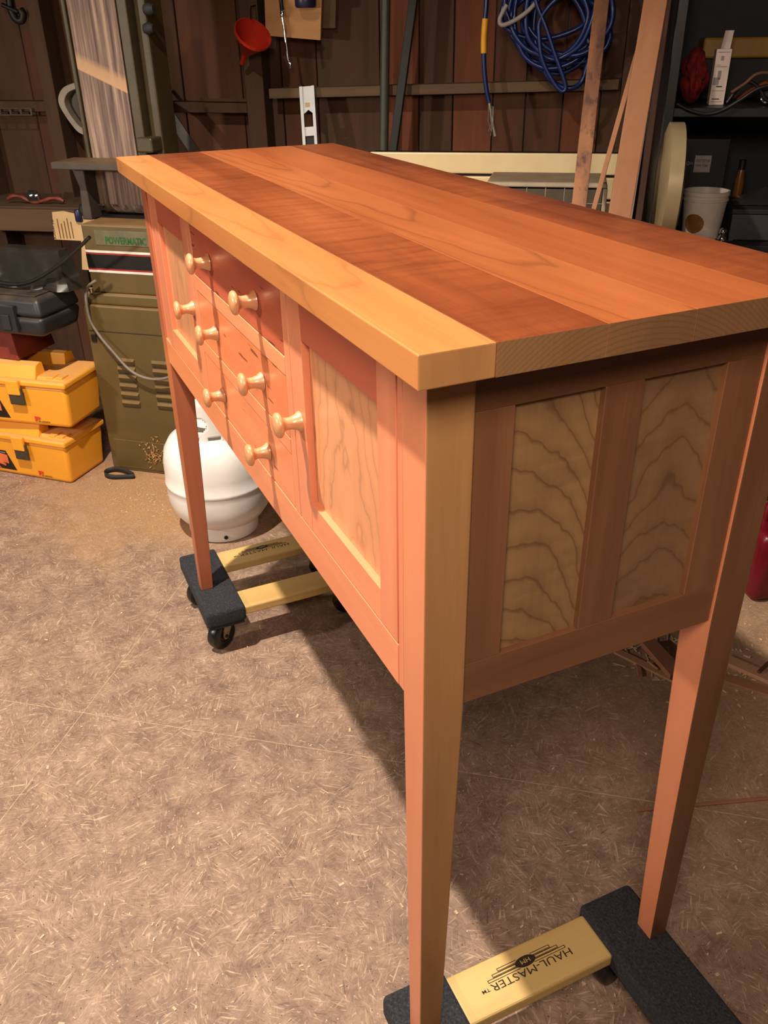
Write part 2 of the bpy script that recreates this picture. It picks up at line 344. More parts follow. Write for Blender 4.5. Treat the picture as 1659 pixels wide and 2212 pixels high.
M['olive_d'] = plain('dark_olive_recess', (40, 34, 20), 0.6)
M['band'] = plain('black_band', (20, 18, 18), 0.35)
M['red_line'] = plain('red_pinstripe', (150, 40, 34), 0.4)
M['white_line'] = plain('white_pinstripe', (214, 206, 196), 0.4)
M['plate'] = plain('worn_nameplate', (104, 98, 74), 0.4, 0.2, scale=40)
M['green_ink'] = plain('green_lettering', (28, 84, 34), 0.5)
M['iron'] = plain('dusty_cast_iron', (70, 62, 54), 0.5, 0.4, dust=((142, 112, 82), 0.6))
M['dark_iron'] = plain('black_iron', (30, 27, 24), 0.5, 0.3)
M['chrome'] = plain('bright_chrome', (220, 220, 224), 0.12, 1.0, var=0.05)
M['steel'] = plain('brushed_aluminium', (186, 186, 186), 0.38, 0.75, var=0.08)
M['grey_plastic'] = plain('pale_grey_plastic', (150, 138, 120), 0.5, dust=((150, 118, 86), 0.4))
M['yellow'] = plain('yellow_toolbox_plastic', (236, 160, 44), 0.42, var=0.06, scale=5, dust=((206, 158, 108), 0.62))
M['latch'] = plain('dark_grey_latch', (62, 52, 40), 0.5)
M['sticker'] = plain('black_sticker', (24, 20, 20), 0.4)
M['red_ink'] = plain('red_print', (206, 56, 44), 0.5)
M['orange_ink'] = plain('orange_print', (226, 112, 66), 0.5)
M['white_ink'] = plain('white_print', (226, 220, 214), 0.5)
M['black_ink'] = plain('black_print', (30, 24, 22), 0.5)
M['case'] = plain('black_case_plastic', (33, 34, 36), 0.48, var=0.25, scale=8, bmp=0.1, dust=((120, 98, 74), 0.25))
M['red_box'] = plain('dark_red_box', (120, 44, 34), 0.5)
M['cable'] = plain('black_cable', (26, 24, 24), 0.4)
M['cord'] = plain('grey_power_cord', (116, 106, 92), 0.55)
M['paper'] = plain('aged_paper_tag', (204, 170, 122), 0.8, var=0.12, scale=9)
M['funnel'] = plain('red_funnel_plastic', (180, 42, 24), 0.35, var=0.08)
M['ply'] = wood('plywood_sheet', (196, 146, 92), (164, 114, 68), 'X', 31.0, 0.7, 1.0, 0.5, coat=0)
M['ply2'] = wood('grey_plywood', (130, 106, 74), (104, 82, 56), 'X', 32.0, 0.75, coat=0)
M['blue_dark'] = plain('dark_blue_plastic', (34, 34, 66), 0.4)
M['pipe'] = plain('grey_green_pipe', (70, 72, 60), 0.5, 0.2)
M['hose'] = plain('blue_hose', (17, 38, 92), 0.3, var=0.15)
M['hose_y'] = plain('yellow_hose_sleeve', (232, 168, 34), 0.45)
M['hose_w'] = plain('dusty_white_hose', (150, 142, 138), 0.5)
M['cream'] = plain('cream_cabinet_enamel', (232, 208, 160), 0.4, var=0.05, dust=((170, 130, 80), 0.15))
M['org'] = plain('grey_organizer', (150, 136, 112), 0.5, dust=((120, 92, 62), 0.35))
M['clear'] = glassy('cloudy_clear_drawer', (96, 86, 72), 0.3, 0.85)
M['lumber_a'] = wood('stained_pine_strip', (164, 108, 68), (84, 50, 30), 'Z', 33.0, 0.6, 1.0, 1.0, coat=0)
M['lumber_b'] = wood('clean_pine_board', (168, 114, 76), (144, 92, 58), 'Z', 34.0, 0.6, 1.0, 0.4, coat=0)
M['lumber_c'] = wood('thin_pine_strip', (168, 116, 76), (142, 92, 58), 'Z', 35.0, 0.6, coat=0)
M['lumber_d'] = wood('dark_walnut_strip', (104, 64, 42), (70, 42, 28), 'Z', 36.0, 0.6, coat=0)
M['white_trim'] = plain('white_painted_edge', (226, 214, 200), 0.5)
M['black_steel'] = plain('black_steel', (30, 30, 32), 0.42, 0.3, bmp=0.05)
M['slate'] = plain('slate_back_panel', (34, 38, 40), 0.7)
M['red_cloth'] = plain('red_cloth', (116, 14, 18), 0.85, var=0.3, scale=30)
M['carton'] = plain('white_carton', (226, 206, 192), 0.6, var=0.05)
M['grey_ink'] = plain('grey_print', (150, 140, 134), 0.6)
M['yellow_old'] = plain('old_yellow_paint', (150, 112, 30), 0.5)
M['copper'] = plain('copper_orange', (206, 100, 44), 0.35, 0.5)
M['bucket'] = plain('white_bucket_plastic', (196, 186, 172), 0.42, var=0.08)
M['brown_ink'] = plain('brown_label', (120, 76, 34), 0.5)
M['amber'] = plain('amber_jar', (120, 76, 22), 0.25)
M['bag'] = glassy('clear_bag', (120, 114, 106), 0.18, 0.14)
M['painted_grey'] = plain('grey_painted_metal', (96, 92, 86), 0.6, 0.0)
M['olive_shaded'] = plain('shaded_olive_paint', (62, 52, 28), 0.5)  # the machine's olive darkened: shade on the belt frame put into the colour
M['grey_box'] = plain('dark_grey_box', (58, 58, 58), 0.55)
M['cream_drum'] = plain('cream_machine_paint', (148, 130, 98), 0.36, 0.15, var=0.06)
M['red_can'] = plain('red_plastic_can', (104, 10, 24), 0.35)
M['scrap'] = wood('scrap_wood', (196, 152, 118), (160, 116, 86), 'X', 37.0, 0.7, coat=0)
M['scrap2'] = wood('reddish_scrap', (174, 120, 92), (140, 92, 68), 'X', 38.0, 0.7, coat=0)
M['strap'] = plain('black_strap', (34, 32, 32), 0.7)
M['chips'] = plain('pale_wood_chips', (206, 180, 146), 0.8, var=0.2, scale=50)
M['spoke'] = plain('red_brown_tool_body', (120, 52, 34), 0.5)
M['dark_wood'] = wood('dark_bench_timber', (96, 70, 46), (68, 46, 30), 'X', 39.0, 0.8, coat=0)
M['defect'] = plain('gum_streak', (52, 24, 16), 0.6)
# ================================================================== the setting
fl = MB().box(-3.4, 3.0, -3.0, 4.2, -0.06, -0.0005)
floor = structure(obj('floor', fl, M['dark_gap']))
FA = math.radians(52.85); F1 = Vector((math.cos(FA), math.sin(FA), 0)); F2 = Vector((-math.sin(FA), math.cos(FA), 0)); FC = Vector((-1.03, -0.325, 0))
fm = MB()
for i in (-2, -1, 0, 1):
    for j in range(-3, 4):
        a0, a1 = i * 2.44 + 0.0010, (i + 1) * 2.44 - 0.0010; b0, b1 = j * 1.22 + 0.0010, (j + 1) * 1.22 - 0.0010
        q = [FC + F1 * a + F2 * b for a, b in ((a0, b0), (a1, b0), (a1, b1), (a0, b1))]
        if all(not (-3.3 < p.x < 2.9 and -2.9 < p.y < 4.1) for p in q) and (i, j) not in ((0, 0), (-1, 0), (-1, -1), (0, -1)): continue
        obj('floor_sheet', MB().hexa([p + Vector((0, 0, -0.0004)) for p in q] + [p + Vector((0, 0, 0)) for p in q]), M['osb'], floor)
wb = MB().box(-2.7, 2.3, 0.024, 0.06, 0, 2.45)
wall = structure(obj('wall_back', wb, M['dark_iron'], loc=wl(0, 0, 0), rz=AW))
seams = [S(u, 150, 0)[0] for u in (-60, 60, 122, 225, 330, 392, 520, 607, 684, 821, 905, 980, 1068, 1140, 1222, 1304, 1390, 1480)]
while seams[0] > -2.6: seams.insert(0, seams[0] - random.uniform(0.14, 0.2))
while seams[-1] < 2.2: seams.append(seams[-1] + random.uniform(0.13, 0.19))
for i in range(len(seams) - 1):
    k = random.uniform(-0.003, 0.003)
    obj('plank', MB().box(seams[i] + 0.002, seams[i + 1] - 0.002, k, 0.023, 0.0, 2.45), (M['shed'], M['shed2'], M['shed3'], M['shed2'], M['shed'])[i % 5] if seams[i] > -0.1 else (M['shed'], M['shed3'])[i % 2], wall, bevel=0.002, seg=1)
def stud(u0, u1, v):
    a, b = S(u0, v, 0.09)[0], S(u1, v, 0.09)[0]; obj('stud', MB().box(a, b, -0.09, -0.003, 0, 2.45), M['stud'], wall, bevel=0.003)
    return a, b
stud(533, 572, 230); stud(1338, 1376, 230); stud(-90, -50, 230); stud(96, 124, 230)
def girt(p0, p1, off0, off1, h, mat):
    (s0, z0), (s1, z1) = S(*p0, off1), S(*p1, off1)
    q = [(s0, -off1, z0 - h), (s1, -off1, z1 - h), (s1, -off0, z1 - h), (s0, -off0, z0 - h), (s0, -off1, z0), (s1, -off1, z1), (s1, -off0, z1), (s0, -off0, z0)]
    obj('girt', MB().hexa(q), mat, wall, bevel=0.002)
girt((-110, 218), (112, 219), 0.004, 0.075, 0.034, M['stud']); girt((128, 218), (532, 221), 0.004, 0.07, 0.034, M['stud'])
girt((580, 192), (1338, 171), 0.004, 0.09, 0.030, M['girt'])
girt((430, 212), (545, 214), 0.07, 0.078, 0.010, M['stud'])
# ================================================================== sideboard
sb = thing('sideboard', 'newly oiled cherry wood sideboard on tall tapered legs with eight turned knobs', 'sideboard', (0, 0, HD))
LC, DC, TT, OE, OF, OB, LW, ZB, FT, HL = 1.2217, 0.4118, 0.0275, 0.0457, 0.0306, 0.0112, 0.0453, 0.590, 0.0293, 0.954
ys = [-OF, 0.034, 0.134, 0.222, 0.325, DC + OB]
for i in range(5):
    m = MB().box(-LC - OE, OE, ys[i], ys[i + 1], HL, HL + TT)
    o = obj('top_board', m, M['top%d' % (i + 1)], sb, bevel=0.0012 if i in (0, 4) else 0.0004, label=('golden front board of the top', 'dark reddish board of the top', 'orange board of the top with cathedral grain', 'orange brown board of the top', 'dark streaked back board of the top')[i])
    o.data.materials.append(M['leg_y'] if i == 0 else M['endgrain'])
    for p in o.data.polygons:
        if p.normal.x > 0.9: p.material_index = 1
def leg(x0, x1, y0, y1, fx0, fx1, fy0, fy1, mat):
    q = [(fx0, fy0, 0), (fx1, fy0, 0), (fx1, fy1, 0), (fx0, fy1, 0)]; r = [(x0, y0, ZB), (x1, y0, ZB), (x1, y1, ZB), (x0, y1, ZB)]; t = [(x0, y0, HL), (x1, y0, HL), (x1, y1, HL), (x0, y1, HL)]
    v = q + r + t; f = [(3, 2, 1, 0), (8, 9, 10, 11)]
    for b in (0, 4): f += [(b + i, b + (i + 1) % 4, b + 4 + (i + 1) % 4, b + 4 + i) for i in range(4)]
    o = obj('leg', MB().add(v, f), mat, sb, bevel=0.0015); return o
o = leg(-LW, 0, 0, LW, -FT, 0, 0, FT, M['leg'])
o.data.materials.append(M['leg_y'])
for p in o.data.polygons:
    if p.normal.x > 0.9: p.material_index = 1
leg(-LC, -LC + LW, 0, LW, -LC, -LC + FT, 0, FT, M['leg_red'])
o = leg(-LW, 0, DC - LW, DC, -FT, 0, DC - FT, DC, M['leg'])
o.data.materials.append(M['end_st'])  # only the end face takes the darkened wood, its shade painted in
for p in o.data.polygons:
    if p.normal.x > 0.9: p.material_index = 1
leg(-LC, -LC + LW, DC - LW, DC, -LC, -LC + FT, DC - FT, DC, M['leg'])
Y1 = 0.020
def part(name, x0, x1, y0, y1, z0, z1, mat, parent=sb, bevel=0.0008): return obj(name, MB().box(x0, x1, y0, y1, z0, z1), mat, parent, bevel=bevel, seg=1)
XD = dict(ndoor=(-0.3465, -0.0570), drw=(-0.8165, -0.3690), fdoor=(-1.1290, -0.8395))
G = 0.0008
fz0, fz1 = 0.643, 0.934
part('face_frame_stile', -0.0565, -LW, 0.0005, Y1, ZB, HL, M['stile'])
part('face_frame_stile', -LC + LW, -1.1298, 0.0030, Y1, ZB, HL, M['stile'])
part('face_frame_stile', -0.3682, -0.3473, 0.0, Y1, fz0, HL, M['stile'])
part('face_frame_stile', -0.8387, -0.8173, 0.0, Y1, fz0, HL, M['stile'])
part('apron_rail', -LC + LW, -0.0568, 0.0, Y1, ZB, fz0 - G, M['rail'])
part('top_rail', -LC + LW, -0.0568, 0.0, Y1, fz1 + G, HL, M['rail'])
part('drawer_rail', XD['drw'][0], XD['drw'][1], 0.0, Y1, 0.8245, 0.8487, M['rail'])
part('drawer_rail', XD['drw'][0], XD['drw'][1], 0.0, Y1, 0.7208, 0.7423, M['rail'])
def knob_mesh():
    prof = [(0.0, 0.0), (0.0125, 0.0), (0.0122, 0.0015), (0.0092, 0.0060), (0.0076, 0.0120), (0.0074, 0.0175), (0.0086, 0.0215), (0.0125, 0.0232), (0.0150, 0.0252), (0.0154, 0.0275), (0.0140, 0.0300), (0.0100, 0.0318), (0.0045, 0.0327), (0.0, 0.0329)]
    return mesh_of(MB().lathe(prof, Matrix.Rotation(PI / 2, 4, 'X'), 28, cap=False), 50)
KN = knob_mesh(); KN.materials.append(M['knob'])
def knob(x, z, parent): obj('knob', KN, None, parent, loc=(x, 0, z))
def drawer(z0, z1, mat, kz, lab):
    d = obj('drawer', MB().box(XD['drw'][0] + G, XD['drw'][1] - G, 0.0006, 0.30, z0 + G, z1 - G), mat, sb, bevel=0.0008, seg=1, label=lab)
    for x in (-0.708, -0.474): knob(x, kz, d)
drawer(0.8487, fz1, M['draw1'], 0.8905, 'dark red top drawer front with gum streaks')
drawer(0.7423, 0.8245, M['draw2'], 0.783, 'orange middle drawer front')
drawer(fz0, 0.7208, M['draw3'], 0.681, 'light orange bottom drawer front')
def door(x0, x1, lx, rx, kx, pm):
    d = obj('door', MB().box(lx - 0.002, rx + 0.002, 0.0085, 0.0145, 0.683, 0.888), pm, sb)
    part('stile', x0 + G, lx, 0, Y1, fz0 + G, fz1, M['stile'], d, 0.0006); part('stile', rx, x1 - G, 0, Y1, fz0 + G, fz1, M['stile'], d, 0.0006)
    part('top_rail', lx, rx, 0.0002, Y1, 0.887, fz1, M['rail_red'], d, 0.0004)
    part('bottom_rail', lx, rx, 0.0002, Y1, fz0 + G, 0.684, M['rail'], d, 0.0004)
    knob(kx, 0.783, d)
door(*XD['ndoor'], -0.3035, -0.0990, -0.325, M['panel_n'])
door(*XD['fdoor'], -1.0860, -0.8815, -0.861, M['panel_f'])
def end_panel(xo, xi, y0, y1):
    a, b = sorted((xo, xi)); xm = xo + (xi - xo) * 0.42
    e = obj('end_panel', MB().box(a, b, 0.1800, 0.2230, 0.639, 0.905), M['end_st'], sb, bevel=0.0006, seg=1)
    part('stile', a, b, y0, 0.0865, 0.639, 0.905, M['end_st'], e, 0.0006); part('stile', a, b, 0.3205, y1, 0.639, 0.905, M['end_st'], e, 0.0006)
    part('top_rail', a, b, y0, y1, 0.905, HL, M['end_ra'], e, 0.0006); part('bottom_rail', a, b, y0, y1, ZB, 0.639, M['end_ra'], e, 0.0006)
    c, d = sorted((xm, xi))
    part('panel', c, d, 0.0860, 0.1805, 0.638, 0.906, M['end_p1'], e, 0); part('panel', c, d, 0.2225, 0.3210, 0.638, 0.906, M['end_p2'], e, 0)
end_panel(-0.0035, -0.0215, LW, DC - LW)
end_panel(-LC + 0.0035, -LC + 0.0215, LW, DC - LW)
part('back_panel', -LC + LW, -LW, DC - 0.022, DC - 0.006, ZB, HL, M['inside'])
part('bottom_panel', -LC + 0.0225, -0.0225, Y1 + 0.001, DC - 0.0225, ZB + 0.012, ZB + 0.03, M['inside'])
# ================================================================== dollies
def dolly(x0, y0, label):
    L, D = 0.293, 0.432
    t = thing('furniture_dolly', label, 'dolly', (x0 + L / 2, y0 + D / 2, 0), 0, 'carpeted dollies under the sideboard')
    a, b = -L / 2, -D / 2
    for yb in (b, -b - 0.096):
        o = obj('carpet_block', MB().box(a, -a, yb, yb + 0.096, HD - 0.042, HD), M['carpet'], t, bevel=0.008, seg=4)
        for p in o.data.polygons: p.use_smooth = True
        obj('block_board', MB().box(a + 0.004, -a - 0.004, yb + 0.005, yb + 0.091, HD - 0.049, HD - 0.0425), M['carpet'], o, bevel=0.001)
    for k, xa in enumerate((a + 0.010, a + 0.208)):
        bo = obj('board', MB().box(xa, xa + 0.075, b + 0.094, -b - 0.094, HD - 0.034, HD - 0.010), M['pine'], t, bevel=0.005, seg=3)
        if k == 0:                          # stamp, read from the other side
            zt = HD - 0.010; yl = b + 0.125; X, Y = (0, -1, 0), (1, 0, 0)
            xb = xa + 0.037
            obj('lettering', text_mesh('HAUL-MASTER', 0.136, 0.0112, (xb, yl + 0.160, zt), X, Y, 0.0004, 0.0), M['print'], bo)
            obj('lettering', text_mesh('TM', 0.012, 0.005, (xb + 0.003, yl + 0.021, zt), X, Y, 0.0004, 0.01), M['print'], bo)
            em = MB(); yc = yl + 0.090
            for q, w in enumerate((0.066, 0.056, 0.045)):
                xq = xb - 0.0045 - q * 0.0052
                for sgn in (-1, 1):
                    ya, yb2 = yc + sgn * 0.012, yc + sgn * w
                    y_0, y_1 = min(ya, yb2), max(ya, yb2)
                    em.box(xq - 0.0022, xq - 0.0014, y_0, y_1, zt, zt + 0.0004).box(xq + 0.0014, xq + 0.0022, y_0, y_1, zt, zt + 0.0004)
                    em.box(xq - 0.0022, xq + 0.0022, min(yb2, yb2 - sgn * 0.0009), max(yb2, yb2 - sgn * 0.0009), zt, zt + 0.0004)
                    if q: em.box(xq + 0.0028, xq + 0.0038, y_0, y_1 if sgn < 0 else y_1, zt, zt + 0.0004)
            el = [(xb - 0.0095 + 0.0080 * math.sin(2 * PI * i / 28), yc + 0.0170 * math.cos(2 * PI * i / 28)) for i in range(28)]
            em.prism(el, zt, zt + 0.0005, 'xy'); obj('emblem', em, M['print'], bo)
            obj('lettering', text_mesh('HM', 0.0150, 0.0065, (xb - 0.0128, yc + 0.0075, zt), X, Y, 0.0009, 0.0), M['pine'], bo)
    cm = None
    for yb in (b + 0.048, -b - 0.048):
        for xx in (a + 0.048, -a - 0.048):
            rz = math.radians(-72) + random.uniform(-0.25, 0.25)
            c = MB().box(-0.026, 0.026, -0.030, 0.030, HD - 0.0535, HD - 0.0492).lathe([(0.018, HD - 0.060), (0.018, HD - 0.0535)], None, 16)
            c = obj('caster', c, M['zinc'], t, loc=(xx, yb, 0), rz=rz)
            w = MB().lathe([(0.0, -0.010), (0.016, -0.011), (0.017, -0.0135), (0.032, -0.0135), (0.0365, -0.011), (0.038, -0.005), (0.038, 0.005), (0.0365, 0.011), (0.032, 0.0135), (0.017, 0.0135), (0.016, 0.011), (0.0, 0.010)], Matrix.Translation((0.012, 0, 0.0382)) @ Matrix.Rotation(PI / 2, 4, 'X'), 28, False)
            obj('wheel', w, M['rubber'], c, smooth=40)
            fk = MB()
            for s_ in (-1, 1):
                fk.prism([(-0.014, HD - 0.060), (0.014, HD - 0.060), (0.021, 0.042), (0.017, 0.030), (0.008, 0.029), (0.003, 0.038)], s_ * 0.0150, s_ * 0.0175)
            fk.box(-0.014, 0.014, -0.017, 0.017, HD - 0.062, HD - 0.0595)
            obj('fork', fk, M['zinc'], c)
            obj('axle_bolt', MB().lathe([(0.0045, -0.0200), (0.0045, 0.0200)], Matrix.Translation((0.012, 0, 0.0382)) @ Matrix.Rotation(PI / 2, 4, 'X'), 10), M['dark_iron'], c)
    return t
dolly(-1.378, -0.016, 'carpeted moving dolly under the sideboard legs beside the white gas tank')
dolly(-0.093, -0.014, 'carpeted moving dolly under the sideboard legs at the figured end panel')
# ================================================================== gas tank
tk = on_z(490, 1172, 0); dv = (tk - CAM); dv.z = 0; dv.normalize(); tk = tk + dv * 0.105
t = thing('propane_tank', 'white steel propane tank with open collar standing behind the sideboard leg', 'gas tank', tk, AW)
prof = [(0.0, 0.030), (0.06, 0.032), (0.098, 0.042), (0.126, 0.060), (0.144, 0.086), (0.1525, 0.120), (0.1535, 0.150), (0.1535, 0.168), (0.1555, 0.171), (0.1555, 0.178), (0.1535, 0.181), (0.1535, 0.215), (0.1525, 0.245), (0.146, 0.277), (0.130, 0.304), (0.105, 0.322), (0.07, 0.334), (0.0, 0.338)]
obj('tank_body', MB().lathe(prof, None, 56, False), M['tank'], t, smooth=60)
ring = MB(); prof = [(0.100, 0.0), (0.104, 0.002), (0.106, 0.030), (0.108, 0.050), (0.103, 0.050), (0.102, 0.030), (0.100, 0.002)]
ring.lathe(prof, None, 48, False); obj('foot_ring', ring, M['tank'], t, smooth=50)
obj('drain_hole', MB().lathe([(0.006, 0), (0.006, 0.003)], Matrix.Rotation(math.atan2(-dv.y, -dv.x) - AW + PI / 2, 4, 'Z') @ Matrix.Translation((0, -0.1052, 0.018)) @ Matrix.Rotation(PI / 2, 4, 'X'), 12), M['dark_iron'], t)
# collar: a ring wall with hand holes and slots cut out of it
n, mz = 120, 26; v = []; f = []; R0, zc0, zc1 = 0.098, 0.318, 0.452
AC = math.atan2(-dv.y, -dv.x) - AW
def inhole(a, z):
    for c in (AC - 0.36, AC + 0.75, AC + 1.9, AC - 1.5, AC - 2.6):
        if (((a - c + PI) % (2 * PI)) - PI) ** 2 / 0.20 ** 2 + (z - 0.374) ** 2 / 0.021 ** 2 < 1: return True
    for c in (AC - 0.60, AC + 0.02, AC + 0.7, AC + 1.6, AC + 2.6, AC - 1.6):
        if abs(((a - c + PI) % (2 * PI)) - PI) < 0.17 and 0.330 < z < 0.3385: return True
    return False
for i in range(n):
    a = 2 * PI * i / n
    for j in range(mz + 1):
        z = zc0 + (zc1 - zc0) * j / mz; rr = R0 - (0.006 * ((j / mz) - 0.85) / 0.15 if j / mz > 0.85 else 0)
        v.append((rr * math.cos(a), rr * math.sin(a), z))
for i in range(n):
    for j in range(mz):
        a = 2 * PI * (i + 0.5) / n; z = zc0 + (zc1 - zc0) * (j + 0.5) / mz
        if not inhole(a, z): f.append((i * (mz + 1) + j, ((i + 1) % n) * (mz + 1) + j, ((i + 1) % n) * (mz + 1) + j + 1, i * (mz + 1) + j + 1))
co_ = obj('collar', MB().add(v, f), M['tank'], t, smooth=60); so = co_.modifiers.new('solid', 'SOLIDIFY'); so.thickness = 0.004
obj('valve', MB().lathe([(0.016, 0.335), (0.016, 0.375), (0.022, 0.377), (0.022, 0.395), (0.010, 0.398), (0.010, 0.412)], None, 20).lathe([(0.008, 0), (0.014, 0.012), (0.014, 0.028)], Matrix.Translation((0, -0.014, 0.385)) @ Matrix.Rotation(PI / 2, 4, 'X'), 16), M['zinc'], t, smooth=40)
obj('hand_wheel', MB().lathe([(0.0, 0.412), (0.024, 0.412), (0.027, 0.417), (0.027, 0.426), (0.022, 0.430), (0.0, 0.430)], None, 20, False), M['strap'], t, smooth=40)
# ================================================================== belt sander
SA = math.radians(50.0); so_ = on_z(246, 1012, 0)
sd = thing('belt_sander', 'olive green belt sander machine with upright belt and louvred base', 'belt sander', so_, SA)
def sv(u, v, y=0.0):                        # pixel -> local point on a plane parallel to the machine's front
    org = so_ + Vector((-math.sin(SA), math.cos(SA), 0)) * y
    P = on_vert(u, v, org, SA) - so_
    return Vector((P.x * math.cos(SA) + P.y * math.sin(SA), y, P.z))
BW = 0.40; BZ = sv(200, 660).z; BD = 0.42
obj('base_cabinet', MB().box(0, BW, 0, BD, 0.0, BZ), M['olive'], sd, bevel=0.004)
# louvres: pressed slots with a lip above each
for (ua, ub, va) in ((251, 290, 775), (327, 366, 781)):
    for k in range(6):
        v_ = va + k * 18.2; p0 = sv(ua + k * 2.6, v_); p1 = sv(ub + k * 2.6, v_ + 1.5)
        w = p1.x - p0.x; x0 = p0.x; z0 = p0.z
        lv = MB().hexa([(x0, -0.0006, z0 - 0.017), (x0 + w, -0.0006, z0 - 0.017), (x0 + w, -0.0001, z0 - 0.017), (x0, -0.0001, z0 - 0.017), (x0 + 0.003, -0.0075, z0 - 0.004), (x0 + w - 0.003, -0.0075, z0 - 0.004), (x0 + w, 0.0, z0 + 0.004), (x0, 0.0, z0 + 0.004)])
        o = obj('louvre', lv, M['olive'], sd, bevel=0.0015)
        obj('slot', MB().box(x0 + 0.003, x0 + w - 0.003, -0.0012, 0.0, z0 - 0.021, z0 - 0.0168), M['olive_d'], o)
zc = sv(250, 718).z
obj('door_gap', MB().box(0.006, BW - 0.004, -0.0008, 0, zc - 0.0015, zc + 0.0015), M['olive_d'], sd)
zp = sv(255, 948).z
obj('access_panel', MB().box(0.022, BW - 0.02, -0.0025, 0, 0.012, zp), M['olive'], sd, bevel=0.001)
obj('latch', MB().box(0.012, 0.030, -0.006, 0, zc - 0.035, zc - 0.012), M['dark_iron'], sd, bevel=0.002)
# side stripe on the left flank
for z_, h_, m_ in ((sv(205, 735).z, 0.006, 'white_line'), (sv(205, 752).z + 0.004, 0.032, 'band'), (sv(205, 770).z, 0.006, 'white_line')):
    obj('side_stripe', MB().box(-0.0012, 0, 0.005, BD - 0.02, z_ - h_ / 2, z_ + h_ / 2), M[m_], sd)
obj('ledge', MB().box(0.008, BW, 0.012, BD, BZ, sv(205, 633, 0.012).z), M['olive'], sd, bevel=0.007, seg=3)
obj('hinge_bolt', MB().lathe([(0.006, 0), (0.006, 0.014)], Matrix.Translation((0.030, 0.016, sv(205, 633, 0.012).z)), 10), M['chrome'], sd)
# head box
hx = sv(203, 628, 0.02).x; HZ0 = sv(205, 633, 0.012).z; HZ1 = sv(190, 484, 0.02).z
obj('head_box', MB().box(hx - 0.006, BW, 0.02, BD, HZ0, HZ1), M['olive'], sd, bevel=0.006, seg=3)
def hb(v0, v1, m_, name='stripe', u0=None, x0=None, d=0.0012):
    z0, z1 = sv(240, v0, 0.02).z, sv(240, v1, 0.02).z
    return obj(name, MB().box(hx - 0.004 if x0 is None else x0, BW - 0.004, 0.02 - d, 0.02, min(z0, z1), max(z0, z1)), M[m_], sd)
hb(542, 547, 'white_line'); hb(548, 550.5, 'red_line'); hb(551, 580.5, 'band'); hb(581, 584, 'red_line'); hb(584.5, 589.5, 'white_line')
px = sv(206, 512, 0.02).x
hb(498, 529.5, 'plate', 'nameplate', x0=px, d=0.0022)
a_, b_ = sv(229, 526, 0.018), sv(317, 530, 0.018); c_ = sv(229, 510, 0.018)
obj('lettering', text_mesh('POWERMATIC', b_.x - a_.x, c_.z - a_.z, (a_.x, 0.0176, a_.z - 0.001), (1, 0, 0), (0, 0, 1), 0.0004, 0.035), M['green_ink'], sd)
# upright belt
BY = 0.17
bl, br = sv(201, 335, BY), sv(297, 335, BY); bw = br.x - bl.x; bx = bl.x; bz0 = sv(215, 452, BY).z
bt = MB(); N = 10
bt.box(0, bw, -0.004, 0.0, 0.018, 0.72).box(0, bw, 0.085, 0.089, 0.018, 0.72)
obj('belt', bt.lathe([(0.0445, 0), (0.0445, bw)], Matrix.Translation((0, 0.0405, 0.72)) @ Matrix.Rotation(PI / 2, 4, 'Y'), 32).lathe([(0.0445, 0), (0.0445, bw)], Matrix.Translation((0, 0.0405, 0.030)) @ Matrix.Rotation(PI / 2, 4, 'Y'), 32), M['belt'], sd, smooth=40, loc=(bx, BY, bz0))
bb = bz0
for x0, x1 in ((bx - 0.020, bx - 0.006), (bx + bw + 0.004, bx + bw + 0.036)):
    obj('belt_frame', MB().box(x0, x1, BY - 0.006, BY + 0.10, bb + 0.10, bb + 0.68), M['olive_shaded'], sd, bevel=0.004)
obj('frame_column', MB().box(bx + bw + 0.038, bx + bw + 0.075, BY + 0.03, BY + 0.13, bb - 0.05, bb + 0.70), M['olive_shaded'], sd, bevel=0.006)
p = sv(316, 305, BY)
obj('bracket', MB().box(p.x - 0.02, p.x + 0.035, BY - 0.03, BY + 0.05, p.z - 0.03, p.z + 0.012), M['olive_shaded'], sd, bevel=0.006)
for q in (20, 62):
    p = sv(292, q, BY); obj('tracking_knob', MB().lathe([(0.012, 0), (0.016, 0.01), (0.016, 0.02), (0.010, 0.03)], Matrix.Translation((p.x + 0.012, BY + 0.03, p.z)) @ Matrix.Rotation(PI / 2, 4, 'Y'), 14), M['strap'], sd, smooth=40)
# table
p0, p1 = sv(116, 349, 0.05), sv(252, 352, 0.05)
obj('work_table', MB().box(p0.x, bx + bw + 0.06, 0.03, 0.155, p0.z - 0.020, p0.z), M['iron'], sd, bevel=0.003)
obj('table_trunnion', MB().prism([(bx - 0.04, p0.z - 0.02), (bx + 0.004, p0.z - 0.02), (bx + 0.004, bz0 - 0.02), (bx - 0.03, bz0 - 0.02), (bx - 0.022, p0.z - 0.08)], 0.10, 0.16), M['iron'], sd, bevel=0.003)
obj('roller_guard', MB().box(bx - 0.02, bx + bw + 0.05, BY - 0.045, BY + 0.12, HZ1 + 0.0, bz0 - 0.016), M['dark_iron'], sd, bevel=0.012, seg=3)
p = sv(183, 452, 0.12)
obj('clamp_knob', MB().lathe([(0.0, 0), (0.020, 0), (0.024, 0.008), (0.024, 0.03), (0.016, 0.036), (0.0, 0.036)], Matrix.Translation((p.x + 0.008, 0.14, p.z)) @ Matrix.Rotation(PI / 2, 4, 'X'), 8, False), M['dark_iron'], sd, smooth=30)
p = sv(217, 442, 0.12); obj('chrome_pin', MB().box(p.x - 0.008, p.x + 0.008, 0.118, 0.126, p.z - 0.003, p.z + 0.003), M['chrome'], sd)
